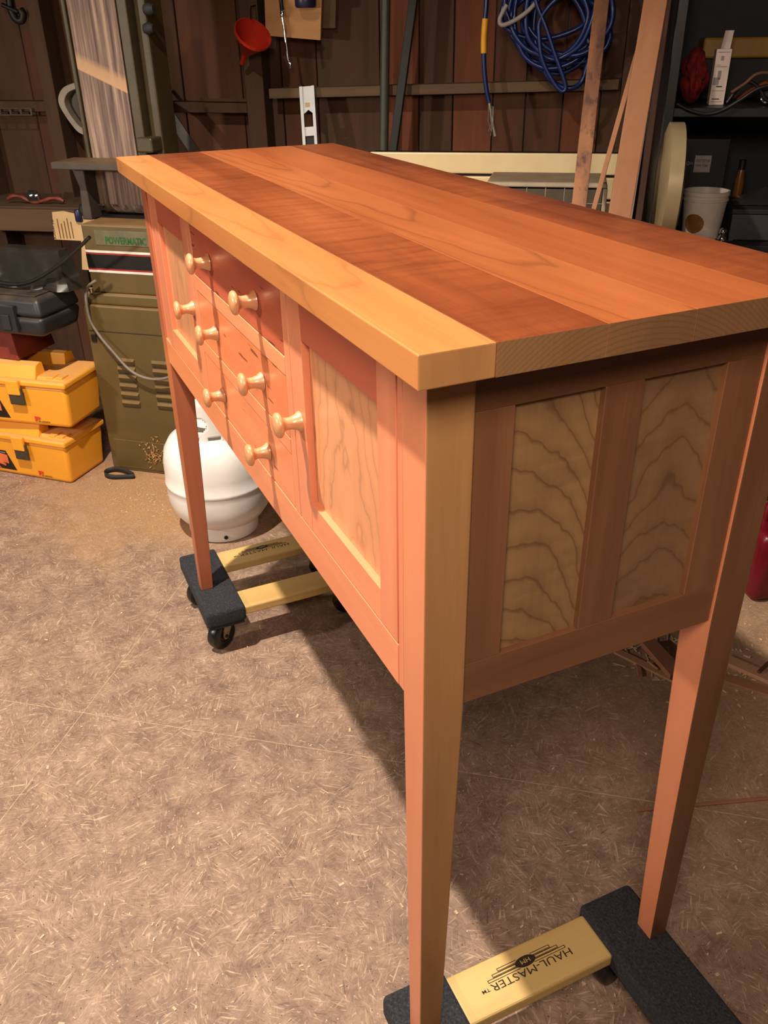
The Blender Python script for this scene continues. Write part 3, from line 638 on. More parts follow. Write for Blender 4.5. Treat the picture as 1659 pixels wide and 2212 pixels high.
# grey cord drooping over the base
pts = [sv(207, 606, -0.006), sv(190, 620, -0.012), sv(186, 645, -0.016), sv(194, 690, -0.016), sv(215, 725, -0.02), sv(246, 762, -0.028), sv(278, 797, -0.036), sv(310, 815, -0.04), sv(345, 819, -0.04), sv(385, 808, -0.03), sv(415, 790, -0.012)]
obj('power_cord', MB().tube(smoothpath(pts, 6), 0.0048, 8), M['cord'], sd, smooth=60)
# shavings caught on the access panel
sh = MB()
for k in range(90):
    a = random.uniform(0, 1); u = random.gauss(333, 9) if a < 0.8 else random.uniform(300, 345); v_ = random.gauss(985, 9) if a < 0.8 else random.uniform(940, 975)
    p = sv(u, v_, -0.006); q = Vector((random.uniform(-1, 1), random.uniform(-0.4, 0.2), random.uniform(-1, 1))).normalized() * random.uniform(0.004, 0.010)
    sh.beam(p + Vector((0, random.uniform(-0.006, 0.003), 0)), p + q, 0.0025, 0.0008)
o = obj('wood_shavings', sh, M['ply'], sd); o['kind'] = 'stuff'
# ================================================================== yellow toolboxes
TA = math.radians(46.0); TC = on_z(158, 1050, 0)
def rbox(w, d, h, tw, td):                  # tapered tub, wider at the top, right front corner at the origin
    return MB().hexa([(-w + tw, td, 0), (-tw, td, 0), (-tw, d - td, 0), (-w + tw, d - td, 0), (-w, 0, h), (0, 0, h), (0, d, h), (-w, d, h)])
def toolbox(loc, rz, label):
    t = thing('toolbox', label, 'toolbox', loc, rz, 'stacked yellow toolboxes')
    w, d, h = 0.46, 0.205, 0.142
    obj('body', rbox(w, d, h, 0.012, 0.010), M['yellow'], t, bevel=0.014, seg=4, smooth=60)
    lid = obj('lid', MB().box(-w - 0.006, 0.006, -0.008, d + 0.006, h - 0.002, h + 0.020), M['yellow'], t, bevel=0.007, seg=3, smooth=60)
    # raised lid: two ridges along the front and back and low ends, round a sunken handle well
    zt = h + 0.019
    obj('lid_ridge', MB().prism([(0.006, zt), (0.066, zt), (0.058, zt + 0.044), (0.046, zt + 0.0490), (0.022, zt + 0.042)], -w + 0.09, -0.105, 'yz'), M['yellow'], lid, bevel=0.003, seg=2)
    obj('lid_ridge', MB().prism([(d - 0.068, zt), (d - 0.004, zt), (d - 0.018, zt + 0.042), (d - 0.044, zt + 0.0490), (d - 0.060, zt + 0.044)], -w + 0.09, -0.080, 'yz'), M['yellow'], lid, bevel=0.003, seg=2)
    obj('lid_end', MB().hexa([(-0.112, 0.012, zt), (-0.002, 0.008, zt), (-0.002, d - 0.008, zt), (-0.112, d - 0.012, zt), (-0.104, 0.020, zt + 0.010), (-0.012, 0.016, zt + 0.006), (-0.012, d - 0.016, zt + 0.006), (-0.104, d - 0.020, zt + 0.010)]), M['yellow'], lid, bevel=0.003)
    obj('lid_end', MB().hexa([(-w + 0.002, 0.008, zt), (-w + 0.09, 0.012, zt), (-w + 0.09, d - 0.012, zt), (-w + 0.002, d - 0.008, zt), (-w + 0.012, 0.016, zt + 0.006), (-w + 0.09, 0.020, zt + 0.010), (-w + 0.09, d - 0.020, zt + 0.010), (-w + 0.012, d - 0.016, zt + 0.006)]), M['yellow'], lid, bevel=0.003)
    for a, b in ((-0.070, -0.045), (-0.035, -0.012)):
        obj('lid_boss', MB().box(a, b, 0.014, 0.05, zt, zt + 0.012), M['yellow'], lid, bevel=0.002)
    for lx in (-0.200, -w + 0.09):
        la = obj('latch', MB().box(lx, lx + 0.052, -0.017, -0.008, h - 0.062, h - 0.004), M['latch'], t, bevel=0.003)
        obj('latch_flap', MB().box(lx - 0.002, lx + 0.046, -0.021, -0.0075, h - 0.028, h + 0.022), M['yellow'], la, bevel=0.004)
    # stickers and maker's mark on the sloping front (the front leans outwards going up)
    k = 0.010 / h
    def fy(z): return 0.010 - k * z - 0.0008
    def dec(name, poly, mat, par, e=0.0):
        return obj(name, MB().add([(x, fy(z) - e, z) for x, z in poly] + [(x, fy(z) - e - 0.0006, z) for x, z in poly], [tuple(range(len(poly))), tuple(range(len(poly), 2 * len(poly)))[::-1]] + [(i, (i + 1) % len(poly), len(poly) + (i + 1) % len(poly), len(poly) + i) for i in range(len(poly))]), M[mat], par)
    st = dec('sticker', [(-0.440, 0.020), (-0.233, 0.020), (-0.258, 0.094), (-0.440, 0.094)], 'sticker', t)
    dec('sticker_stripe', [(-0.440, 0.021), (-0.296, 0.021), (-0.336, 0.072), (-0.440, 0.072)], 'red_ink', st, 0.0007)
    dec('sticker_picture', [(-0.294, 0.048), (-0.258, 0.044), (-0.256, 0.078), (-0.290, 0.082), (-0.292, 0.070), (-0.298, 0.064)], 'orange_ink', st, 0.0007)
    dec('sticker_picture', [(-0.314, 0.044), (-0.274, 0.033), (-0.272, 0.040), (-0.296, 0.052), (-0.314, 0.050)], 'orange_ink', st, 0.0008)
    dec('sticker_panel', [(-0.398, 0.023), (-0.330, 0.023), (-0.330, 0.040), (-0.398, 0.040)], 'white_ink', st, 0.0014)
    obj('lettering', text_mesh('PLANO', 0.020, 0.0042, (-0.280, fy(0.086) - 0.001, 0.0845), (1, 0, 0), (0, -k, 1), 0.0002), M['white_ink'], st)
    dec('sticker_mark', [(-0.289, 0.0845), (-0.282, 0.0845), (-0.280, 0.0915), (-0.289, 0.0915)], 'red_ink', st, 0.0009)
    obj('logo', text_mesh('P', 0.022, 0.018, (-0.140, fy(0.022) - 0.001, 0.017), (1, 0, 0), (0, -k, 1), 0.0002, 0.03), M['red_ink'], t)
    obj('lettering', text_mesh('PLANO', 0.042, 0.0062, (-0.128, fy(0.015) - 0.001, 0.0145), (1, 0, 0), (0, -k, 1), 0.0004, 0.02), M['black_ink'], t)
    return t
toolbox(TC, TA, 'yellow plastic toolbox standing on the floor at the bottom of the stack')
tz = 0.2107
toolbox(TC + Vector((0.050 * math.cos(TA), 0.050 * math.sin(TA), tz)), TA + math.radians(5), 'yellow plastic toolbox stacked on another yellow toolbox')
zb = 2 * tz + 0.001
def tl(x, y, z): return TC + Vector((x * math.cos(TA) - y * math.sin(TA), x * math.sin(TA) + y * math.cos(TA), z))
t = thing('red_box', 'dark red box squeezed between yellow toolbox and black case', 'box', tl(-0.130, 0.0, zb), TA)
obj('body', MB().hexa([(-0.24, 0.02, 0), (0.006, 0.02, 0), (0.006, 0.20, 0), (-0.24, 0.20, 0), (-0.24, 0.026, 0.094), (-0.008, 0.026, 0.094), (-0.008, 0.19, 0.094), (-0.24, 0.19, 0.094)]), M['red_box'], t, bevel=0.004)
obj('lid_edge', MB().box(-0.24, -0.006, 0.024, 0.192, 0.0941, 0.099), M['red_box'], t, bevel=0.001)
zk = zb + 0.0995
t = thing('power_tool_case', 'black plastic power tool case on the red box', 'case', tl(-0.035, 0.0, zk), TA)
lo = MB().hexa([(-0.36, -0.022, 0), (0.066, -0.022, 0), (0.066, 0.155, 0), (-0.36, 0.155, 0), (-0.37, -0.03, 0.062), (0.080, -0.03, 0.062), (0.080, 0.165, 0.062), (-0.37, 0.165, 0.062)])
obj('lower_shell', lo, M['case'], t, bevel=0.018, seg=4, smooth=60)
up = MB().hexa([(-0.37, -0.03, 0.063), (0.080, -0.03, 0.063), (0.080, 0.165, 0.063), (-0.37, 0.165, 0.063), (-0.36, -0.018, 0.118), (0.066, -0.018, 0.118), (0.066, 0.155, 0.118), (-0.36, 0.155, 0.118)])
u_ = obj('upper_shell', up, M['case'], t, bevel=0.014, seg=4, smooth=60)
obj('raised_panel', MB().box(-0.33, 0.045, 0.002, 0.140, 0.1175, 0.122), M['case'], u_, bevel=0.003)
l_ = obj('latch', MB().box(-0.076, -0.010, -0.040, -0.026, 0.016, 0.098), M['case'], t, bevel=0.003)
obj('latch_bar', MB().box(-0.056, -0.028, -0.046, -0.0395, 0.024, 0.070), M['strap'], l_, bevel=0.002)
zc_ = zk + 0.1225
# clear plastic pack standing on the case
t = thing('plastic_pack', 'crumpled clear plastic pack standing on the black case', 'plastic bag', tl(-0.060, 0.105, zc_), TA)
pk = MB(); nx, nz = 9, 7; vv = []; ff = []
for side in (0, 1):
    for i in range(nx):
        for j in range(nz):
            x = -0.105 + 0.235 * i / (nx - 1); z = 0.118 * j / (nz - 1); sh_ = 0.85 + 0.15 * j / (nz - 1)
            y = (1 if side else -1) * (0.022 + 0.008 * math.sin(i * 2.1 + j) * (1 - j / nz) + 0.02 * (1 - j / (nz - 1)))
            vv.append((x * (1.10 - 0.18 * j / (nz - 1)), y, z))
    b_ = side * nx * nz
    for i in range(nx - 1):
        for j in range(nz - 1): ff.append((b_ + i * nz + j, b_ + (i + 1) * nz + j, b_ + (i + 1) * nz + j + 1, b_ + i * nz + j + 1))
for i in range(nx - 1):
    for j in (0, nz - 1): ff.append((i * nz + j, (i + 1) * nz + j, nx * nz + (i + 1) * nz + j, nx * nz + i * nz + j))
for j in range(nz - 1):
    for i in (0, nx - 1): ff.append((i * nz + j, i * nz + j + 1, nx * nz + i * nz + j + 1, nx * nz + i * nz + j))
obj('bag', pk.add(vv, ff), M['bag'], t, smooth=30)
obj('dark_content', MB().box(-0.085, 0.10, -0.012, 0.012, 0.004, 0.104), M['case'], t, bevel=0.006)
# black cable running from the sander down over the case
ct = tl(0, 0.045, 0)
p_ = [on_vert(u, v, ct, TA) for u, v in ((194, 512), (165, 540), (135, 566), (100, 591), (64, 609), (28, 614), (-25, 606))]
p_ = [Vector((p.x, p.y, max(p.z, zc_ + 0.0065))) for p in p_]
r0 = p_[3]
tag(obj('black_cable', MB().tube([p - r0 for p in smoothpath(p_, 8)], 0.0055, 8), M['cable'], None, smooth=60, loc=r0), 'black rubber cable looping over the black case', 'cable')
# black strap loop lying by the sander
p0 = on_z(250, 1028, 0); t = MB()
lp = smoothpath([(-0.040, -0.004, 0.010), (-0.030, 0.018, 0.012), (0.0, 0.024, 0.016), (0.05, 0.022, 0.012), (0.075, 0.010, 0.010), (0.045, -0.008, 0.009), (0.010, -0.026, 0.010), (-0.024, -0.024, 0.010)], 6, True)
vs = []; fs = []
for i, q in enumerate(lp): vs += [(q.x, q.y, q.z - 0.010), (q.x, q.y, q.z + 0.008)]
for i in range(len(lp)): j = (i + 1) % len(lp); fs.append((2 * i, 2 * j, 2 * j + 1, 2 * i + 1))
o = obj('strap_loop', MB().add(vs, fs), M['strap'], None, smooth=60, loc=p0, rz=math.radians(40)); o.modifiers.new('s', 'SOLIDIFY').thickness = 0.003
tag(o, 'black webbing strap loop on the floor by the sander base', 'strap')
p0 = on_z(352, 1030, 0.006); tag(obj('wood_offcut', MB().box(-0.035, 0.035, -0.008, 0.008, -0.006, 0.006), M['scrap'], None, bevel=0.001, loc=p0, rz=math.radians(46)), 'small wood offcut against the foot of the sander', 'wood scrap')
# ================================================================== along the back wall, left
s0, s1 = S(-110, 445, 0.30)[0], S(196, 445, 0.30)[0]; zt = S(60, 447, 0.30)[1]; zb_ = S(60, 497, 0.30)[1]
t = thing('wall_shelf', 'dusty timber shelf fixed along the wall beside the sander', 'shelf', wl(s0, 0.30, zb_), AW)
obj('shelf_board', MB().box(0, s1 - s0, 0.004, 0.29, zt - zb_ - 0.022, zt - zb_), M['dark_wood'], t, bevel=0.003)
obj('shelf_apron', MB().box(0, s1 - s0, -0.022, 0.0035, 0, zt - zb_ - 0.004), M['dark_wood'], t, bevel=0.003)
# spokeshave
b = BG('spokeshave', 'red-brown spokeshave with chrome cap iron lying on the timber shelf', 'hand tool', S(78, 440, 0.24)[0], 0.24, zt)
pts = [b.px(u, v, 0.24) for u, v in ((18, 434), (30, 428), (48, 430), (62, 438), (78, 441), (96, 438), (112, 433), (128, 434), (139, 440))]
dz = min(p.z for p in pts) - 0.007; pts = [p - Vector((0, 0, dz)) for p in pts]
obj('body', MB().tube(smoothpath(pts, 5), [0.0055 + 0.0025 * math.sin(i * 0.4) ** 2 for i in range(41)], 10), M['spoke'], b.r, smooth=60)
pc = b.px(77, 424, 0.25); obj('cap_iron', MB().box(-0.022, 0.022, -0.013, 0.006, 0.012, 0.040).box(-0.016, 0.016, -0.012, 0.004, 0.040, 0.048), M['chrome'], b.r, bevel=0.002)
for dx in (-0.010, 0.010): obj('thumb_screw', MB().lathe([(0.006, 0), (0.006, 0.010)], Matrix.Translation((dx, -0.012, 0.030)) @ Matrix.Rotation(PI / 2, 4, 'X'), 10), M['chrome'], b.r)
# paper tag on the shelf front
b = BG('paper_tag', 'yellowed printed paper bag hanging beside the sander head', 'paper bag', S(150, 570, 0.345)[0], 0.345, S(150, 585, 0.345)[1])
pl = [b.px(u, v, 0.345) for u, v in ((113, 458), (136, 456), (160, 461), (190, 459), (204, 470), (204, 500), (204, 520), (204, 584), (178, 582), (176, 520), (118, 517))]
obj('sheet', MB().prism([(p.x, p.z) for p in pl], -0.002, 0.004), M['paper'], b.r)
tx = [b.px(u, v, 0.345) for u, v in ((117, 516), (125, 516), (118, 474))]
obj('lettering', text_mesh('Router Jig', tx[2].z - tx[0].z, 0.011, (tx[0].x + 0.013, -0.0022, tx[0].z), (0, 0, 1), (-1, 0, 0), 0.0003, 0.01), M['black_ink'], b.r)
for k in range(5):
    q0, q1 = b.px(131 + k * 7, 515, 0.345), b.px(131 + k * 7, 515 - random.uniform(25, 48), 0.345); obj('print_line', MB().box(q0.x, q0.x + 0.004, -0.0026, -0.002, q0.z, q1.z), M['brown_ink'], b.r)
c_ = b.px(163, 468, 0.37); obj('hanging_knob', MB().lathe([(0.0, 0), (0.011, 0), (0.0135, 0.004), (0.0135, 0.034), (0.010, 0.040), (0.0, 0.040)], Matrix.Translation((c_.x, -0.004, c_.z - 0.020)), 18, False), M['blue_dark'], b.r, smooth=40)
# perforated strap, black hanging clamp
b = BG('perforated_strap', 'short perforated metal strap lying against the wall girt', 'bracket', S(30, 245, 0.085)[0], 0.085, S(30, 247, 0.085)[1])
p0, p1 = b.px(-20, 247, 0.085), b.px(68, 241, 0.085); h = b.px(30, 231, 0.085).z - b.px(30, 245, 0.085).z
bar = MB(); bar.box(p0.x, p1.x, -0.003, 0, -0.004, 0).box(p0.x, p1.x, -0.003, 0, h - 0.003, h)
for k in range(5): x = p0.x + (p1.x - p0.x) * k / 4; bar.box(x - 0.004, x + 0.004, -0.003, 0, -0.002, h - 0.001)
obj('strap', bar, M['iron'], b.r)
b = BG('hanging_clamp', 'black clamp hanging in the dark corner of the shed wall', 'clamp', S(25, 30, 0.09)[0], 0.09, S(25, 56, 0.09)[1])
obj('jaw', MB().tube(smoothpath([b.px(u, v, 0.10) for u, v in ((18, -60), (20, -10), (24, 20), (34, 40), (46, 44), (50, 30), (44, 22))], 5), 0.013, 8), M['dark_iron'], b.r, smooth=50)
obj('screw', MB().tube([b.px(4, 10, 0.11), b.px(40, 26, 0.11)], 0.007, 8), M['dark_iron'], b.r, smooth=50)
# D-shaped guard hanging behind the belt
b = BG('plastic_guard', 'pale grey D-shaped plastic guard hanging behind the sander belt', 'guard', S(165, 240, 0.12)[0], 0.12, S(165, 290, 0.12)[1])
ring_ = smoothpath([b.px(u, v, 0.12) for u, v in ((186, 176), (160, 180), (141, 190), (132, 208), (134, 226), (146, 248), (160, 268), (174, 284), (190, 292))], 5)
n = len(ring_); vs = []; fs = []
cen = b.px(190, 232, 0.12)
for p in ring_:
    q = p + (cen - p) * 0.24
    vs += [(p.x, -0.02, p.z), (q.x, -0.02, q.z), (q.x, 0.02, q.z), (p.x, 0.02, p.z)]
for i in range(n - 1):
    for k in range(4): fs.append((4 * i + k, 4 * i + (k + 1) % 4, 4 * i + 4 + (k + 1) % 4, 4 * i + 4 + k))
fs += [(0, 1, 2, 3), (4 * n - 4, 4 * n - 3, 4 * n - 2, 4 * n - 1)]
obj('rim', MB().add(vs, fs), M['grey_plastic'], b.r, bevel=0.002)
obj('back_plate', MB().prism([(p.x + (cen.x - p.x) * 0.2, p.z + (cen.z - p.z) * 0.2) for p in ring_], 0.012, 0.018), M['iron'], b.r)
# grey straightedge leaning behind the sander
b = BG('straightedge', 'grey metal straightedge with black handle leaning behind the sander', 'straightedge', S(440, 335, 0.16)[0], 0.16, S(440, 335, 0.16)[1] - 0.16)
pA, pB = b.px(366, 246, 0.13), b.px(436, 350, 0.16); ax = (pB - pA).normalized(); pE = pB + ax * 0.13
obj('blade', MB().beam(pA, pE, 0.036, 0.006, (1, 0, 0.7)), M['painted_grey'], b.r, bevel=0.001)
pc = pA + ax * 0.035; obj('hole', MB().lathe([(0.005, -0.0036), (0.005, 0.0036)], Matrix.Translation(pc) @ Matrix.Rotation(PI / 2, 4, 'X'), 12), M['dark_iron'], b.r)
obj('handle', MB().beam(b.px(333, 222, 0.12), b.px(368, 248, 0.13), 0.032, 0.020, (1, 0, 0.8)), M['strap'], b.r, bevel=0.004)
obj('tang', MB().beam(b.px(310, 194, 0.12), b.px(336, 226, 0.125), 0.012, 0.008, (1, 0, 0.8)), M['iron'], b.r, bevel=0.002)
# ================================================================== hung on the studs
off = 0.108
b = BG('plywood_board', 'tan plywood board nailed high on the wall stud', 'board', S(630, 85, off)[0], off, S(630, 88, off)[1])
q = [b.px(u, v, off) for u, v in ((574, 77), (692, 87), (700, -160), (565, -160))]
obj('sheet', MB().prism([(p.x, p.z) for p in q], 0, 0.015), M['ply'], b.r, bevel=0.001)
b = BG('grey_plywood_board', 'grey weathered plywood piece behind the tan plywood board', 'board', S(710, 60, 0.03)[0], 0.03, S(710, 61, 0.03)[1])
q = [b.px(u, v, 0.03) for u, v in ((640, 62), (724, 61), (730, -160), (640, -160))]
obj('sheet', MB().prism([(p.x, p.z) for p in q], 0, 0.025), M['ply2'], b.r, bevel=0.001)
b = BG('blue_cap', 'dark blue plastic cap fixed on the tan plywood board', 'cap', S(660, 5, 0.15)[0], 0.15, S(660, 17, 0.15)[1])
pc = b.px(659, -6, 0.15); rr = (b.px(681, 0, 0.15).x - b.px(637, 0, 0.15).x) / 2
obj('cap', MB().lathe([(0.0, 0.0), (rr * 0.86, 0.0), (rr, 0.006), (rr, 0.034), (rr * 0.9, 0.040), (0.0, 0.040)], Matrix.Translation((pc.x, 0, 0)), 24, False), M['blue_dark'], b.r, smooth=40)
obj('bracket', MB().box(pc.x - 0.006, pc.x + 0.006, rr * 0.6, 0.041, 0.008, 0.030), M['blue_dark'], b.r)
b = BG('socket_extension', 'bright chrome extension rod hanging in front of the tan plywood board', 'hand tool', S(618, 140, 0.125)[0], 0.125, S(618, 147, 0.125)[1])
obj('rod', MB().tube([b.px(u, v, 0.125) for u, v in ((610, 36), (616, 80), (623, 130))], 0.0042, 10), M['chrome'], b.r, smooth=50)
obj('collar', MB().tube([b.px(u, v, 0.125) for u, v in ((609, 22), (610, 27), (610, 37))], [0.006, 0.0085, 0.0065], 12), M['chrome'], b.r, smooth=40)
obj('shank', MB().tube([b.px(u, v, 0.125) for u, v in ((606, -60), (607, 0), (609, 22))], 0.0065, 10), M['dark_iron'], b.r, smooth=50)
obj('tip', MB().tube([b.px(u, v, 0.122) for u, v in ((623, 130), (628, 138), (627, 147))], [0.004, 0.006, 0.004], 8), M['chrome'], b.r, smooth=50)
# funnel
b = BG('funnel', 'red plastic funnel hanging on the wall beside the plywood board', 'funnel', S(540, 100, 0.16)[0], 0.16, S(520, 140, 0.16)[1])
tip, mouth = b.px(517, 137, 0.165), b.px(547, 72, 0.20)
L_ = (mouth - tip); ax = (Vector((L_.x, -0.060, L_.z))).normalized()
rot_ = ax.to_track_quat('Z', 'Y').to_matrix().to_4x4(); ln = 0.125; R_ = 0.060
pr = [(0.0075, 0.0), (0.0100, 0.035), (0.0130, 0.042), (R_ * 0.93, ln - 0.012), (R_, ln - 0.010), (R_, ln), (R_ - 0.002, ln), (R_ - 0.003, ln - 0.009), (0.0105, 0.043), (0.0080, 0.034), (0.0060, 0.0)]
mc = mouth - ax * ln
fo = obj('cone', MB().lathe(pr, Matrix.Translation(mc) @ rot_, 40, False), M['funnel'], b.r, smooth=40)
obj('hook', MB().tube([mouth + Vector((-0.012, 0.02, 0.040)), mouth + Vector((-0.022, 0.06, 0.075)), mouth + Vector((-0.024, 0.15, 0.082))], 0.002, 6), M['dark_iron'], b.r)
# spirit level standing against the wall
a, b_ = S(664, 187, 0.10), S(686, 308, 0.135)
b = BG('spirit_level', 'aluminium spirit level standing upright against the shed wall', 'spirit level', S(690, 330, 0.14)[0], 0.30, 0)
tl_, tr_ = b.px(648, 187, 0.10), b.px(680, 187, 0.10); bl_, br_ = b.px(655, 310, 0.135), b.px(688, 308, 0.135)
xm0, xm1 = (tl_ + tr_) / 2, (bl_ + br_) / 2; d_ = (xm1 - xm0); k = xm0.z / -d_.z; bot = xm0 + d_ * k
wv = (tr_ - tl_).length
up_ = (xm0 - bot); Ltot = up_.length; zx = up_.normalized(); xx = Vector((1, 0, 0)); xx = (xx - zx * xx.dot(zx)).normalized(); yy = zx.cross(xx)
LM = Matrix((xx, yy, zx)).transposed().to_4x4(); LM.translation = bot
def lvz(v): return (b.px(668, v, 0.11) - bot).dot(zx)
hw = wv / 2; lv = MB()
lv.box(-hw, -hw + 0.010, -0.011, 0.011, 0.004, Ltot, LM).box(hw - 0.010, hw, -0.011, 0.011, 0.004, Ltot, LM)
cuts = [(lvz(276), lvz(238)), (lvz(330), lvz(296)), (0.30, 0.42), (0.12, 0.20)]
zz_ = Ltot
for z0, z1 in cuts:
    lv.box(-hw + 0.0095, hw - 0.0095, -0.006, 0.006, z1, zz_, LM); zz_ = z0
lv.box(-hw + 0.0095, hw - 0.0095, -0.006, 0.006, 0.006, zz_, LM)
lo_ = obj('rail_body', lv, M['steel'], b.r)
z0, z1 = cuts[0]; obj('hand_hole_bevel', MB().prism([(-hw + 0.0095, z1 - 0.012), (-hw + 0.0095, z1), (0.0, z1)], -0.0055, 0.0055, 'xz', LM).prism([(hw - 0.0095, z1 - 0.012), (0.0, z1), (hw - 0.0095, z1)], -0.0055, 0.0055, 'xz', LM), M['steel'], b.r)
z0, z1 = cuts[1]; obj('vial_block', MB().box(-hw + 0.0100, hw - 0.0100, -0.005, 0.005, z0 + 0.002, z1 - 0.003, LM), M['strap'], b.r, bevel=0.003)
obj('worn_label', MB().box(-0.010, 0.006, -0.0068, -0.0060, lvz(232), lvz(222), LM), M['paper'], b.r)
# pipe and dark bar
b = BG('metal_pipe', 'grey-green steel pipe standing upright against the wall', 'pipe', S(830, 200, 0.12)[0], 0.13, 0)
p0, p1 = b.px(833, 0, 0.112), b.px(829, 320, 0.125); d_ = (p0 - p1) / (p0.z - p1.z)
obj('pipe', MB().tube([p1 - d_ * (p1.z - 0.0), p0 + d_ * 0.7], 0.0155, 14), M['pipe'], b.r, smooth=50)
b = BG('iron_bar', 'dark square iron bar leaning on the wall beside the pipe', 'bar', S(855, 200, 0.15)[0], 0.16, 0)
p0, p1 = b.px(893, 0, 0.105), b.px(850, 320, 0.150); d_ = (p0 - p1) / (p0.z - p1.z)
obj('bar', MB().beam(p1 - d_ * (p1.z - 0.002), p0 + d_ * 0.6, 0.026, 0.022), M['dark_iron'], b.r, bevel=0.002)
# ================================================================== blue hoses
b = BG('air_hose_end', 'blue air hose dangling straight down with a yellow sleeve', 'hose', S(1050, 100, 0.14)[0], 0.14, S(1066, 296, 0.14)[1])
path = smoothpath([b.px(u, v, o) for u, v, o in ((1085, -150, 0.14), (1076, -172, 0.142), (1066, -175, 0.144), (1056, -160, 0.146), (1051, 0, 0.15), (1048, 40, 0.15), (1045, 80, 0.15), (1045, 115, 0.15), (1047, 160, 0.15), (1052, 200, 0.15), (1057, 222, 0.15))], 6)
obj('hose', MB().tube(path, 0.0073, 10), M['hose'], b.r, smooth=60)
obj('sleeve', MB().tube(smoothpath([b.px(u, v, 0.15) for u, v in ((1048.5, 40), (1045.5, 78), (1045, 115))], 5), 0.0096, 12), M['hose_y'], b.r, smooth=60)
obj('frayed_end', MB().tube([b.px(u, v, 0.15) for u, v in ((1057, 222), (1061, 245), (1066, 275), (1070, 294))], [0.0055, 0.0060, 0.0070, 0.0072], 8), M['zinc'], b.r, smooth=50)
for k in range(7):
    u = 1058 + random.uniform(-5, 8); obj('loose_strand', MB().tube([b.px(u, 225 + 10 * random.random(), 0.155), b.px(u + random.uniform(-4, 8), 262, 0.16), b.px(u + random.uniform(-6, 8), 270 + 25 * random.random(), 0.157)], 0.0006, 4), M['hose_w'], b.r)
b = BG('hose_coil', 'tangled coil of blue air hose hung on a nail in the wall', 'hose', S(1200, 100, 0.16)[0], 0.16, S(1215, 196, 0.16)[1])
random.seed(5)
loops = [(1195, 60, 92, 80, 0.1), (1200, 30, 105, 95, -0.15), (1210, 50, 80, 110, 0.12), (1225, 60, 95, 75, 0.3), (1190, 10, 110, 70, -0.3), (1212, 80, 58, 112, -0.18), (1205, 30, 92, 120, 0.28), (1230, 20, 92, 100, 0.0), (1180, 20, 85, 105, -0.35), (1215, 0, 75, 130, 0.2)]
path = []; 
for k, (cu_, cv, ru, rv, tl2) in enumerate(loops):
    for i in range(16):
        a = -PI / 2 + 2 * PI * i / 16; x, y = ru * math.cos(a), rv * math.sin(a)
        x, y = x * math.cos(tl2) - y * math.sin(tl2), x * math.sin(tl2) + y * math.cos(tl2)
        path.append(b.px(cu_ + x + random.uniform(-4, 4), cv + y, 0.126 + 0.012 * k + random.uniform(-0.004, 0.004) + 0.012 * math.sin(a + k)))
obj('coil', MB().tube(smoothpath(path, 4), 0.0076, 8), M['hose'], b.r, smooth=60)
path = [b.px(u, v, 0.24) for u, v in ((1095, 10), (1080, 40), (1085, 54), (1110, 45), (1140, 24), (1160, 0), (1166, -30))]
obj('hose_end', MB().tube(smoothpath(path, 6), 0.0066, 8), M['hose_w'], b.r, smooth=60)
path = [b.px(u, v, 0.245) for u, v in ((1150, -40), (1160, 10), (1180, 60), (1200, 120), (1218, 170), (1222, 192), (1212, 196), (1195, 176), (1172, 130), (1165, 80), (1168, 40), (1200, 0), (1240, -20))]
obj('hose_loop', MB().tube(smoothpath(path, 6), 0.0068, 8), M['hose'], b.r, smooth=60)
for u_, v_, o_ in ((1200, -70, 0.27), (1066, -158, 0.155)):
    a, z = S(u_, v_, 0.0); a2, z2 = S(u_, v_ - 4, o_); tag(obj('nail', MB().tube([(0, -0.004, 0), (a2 - a, -o_, z2 - z)], 0.004, 8), M['dark_iron'], None, loc=wl(a, 0, z), rz=AW), 'iron nail in the wall carrying the ' + ('tangled blue hose coil' if u_ == 1200 else 'dangling blue hose'), 'nail')
# ================================================================== cream cabinet, organizer on a low bench
OC = 0.30
sL, sR = S(800, 335, OC)[0], S(1343, 335, OC)[0]; zT = S(1080, 330, OC)[1]
b = BG('cream_cabinet', 'shallow cream enamelled cabinet with dark drawer gaps against the wall', 'cabinet', (sL + sR) / 2, OC, 0)
w2 = (sR - sL) / 2
obj('body', MB().box(-w2 + 0.002, w2 - 0.002, 0.008, 0.075, 0.0, zT - 0.004), M['dark_iron'], b.r)
zs = [zT, S(1035, 377.5, OC)[1], S(1300, 433, OC)[1], S(1300, 433, OC)[1] - 0.20, 0.02]
for z0, z1 in zip(zs[1:], zs[:-1]):
    obj('drawer', MB().box(-w2, w2, -0.008, 0.0075, z0 + (0.004 if z0 > 0.03 else 0), z1 - (0.0 if z1 == zs[0] else 0.004)), M['cream'], b.r, bevel=0.004, seg=2)
OF_ = 0.62; zo = S(1190, 394, OF_)[1]; sa, sb_ = S(1048, 400, OF_)[0], S(1314, 400, OF_)[0]; ho = 0.215; zb2 = zo - ho
b = BG('low_bench', 'low timber bench behind the sideboard', 'bench', (sa + sb_) / 2, OF_ + 0.06, 0)
bw2 = (sb_ - sa) / 2 + 0.05
obj('bench_top', MB().box(-bw2, bw2, 0, 0.22, zb2 - 0.031, zb2 - 0.001), M['dark_wood'], b.r, bevel=0.003)
for x in (-bw2 + 0.03, bw2 - 0.08):
    for y in (0.02, 0.15): obj('leg', MB().box(x, x + 0.05, y, y + 0.05, 0, zb2 - 0.031), M['dark_wood'], b.r, bevel=0.003)
b = BG('parts_organizer', 'dusty grey small-parts organizer with clear drawers on the low bench', 'organizer', (sa + sb_) / 2, OF_, zb2)
w2 = (sb_ - sa) / 2; DP = 0.20
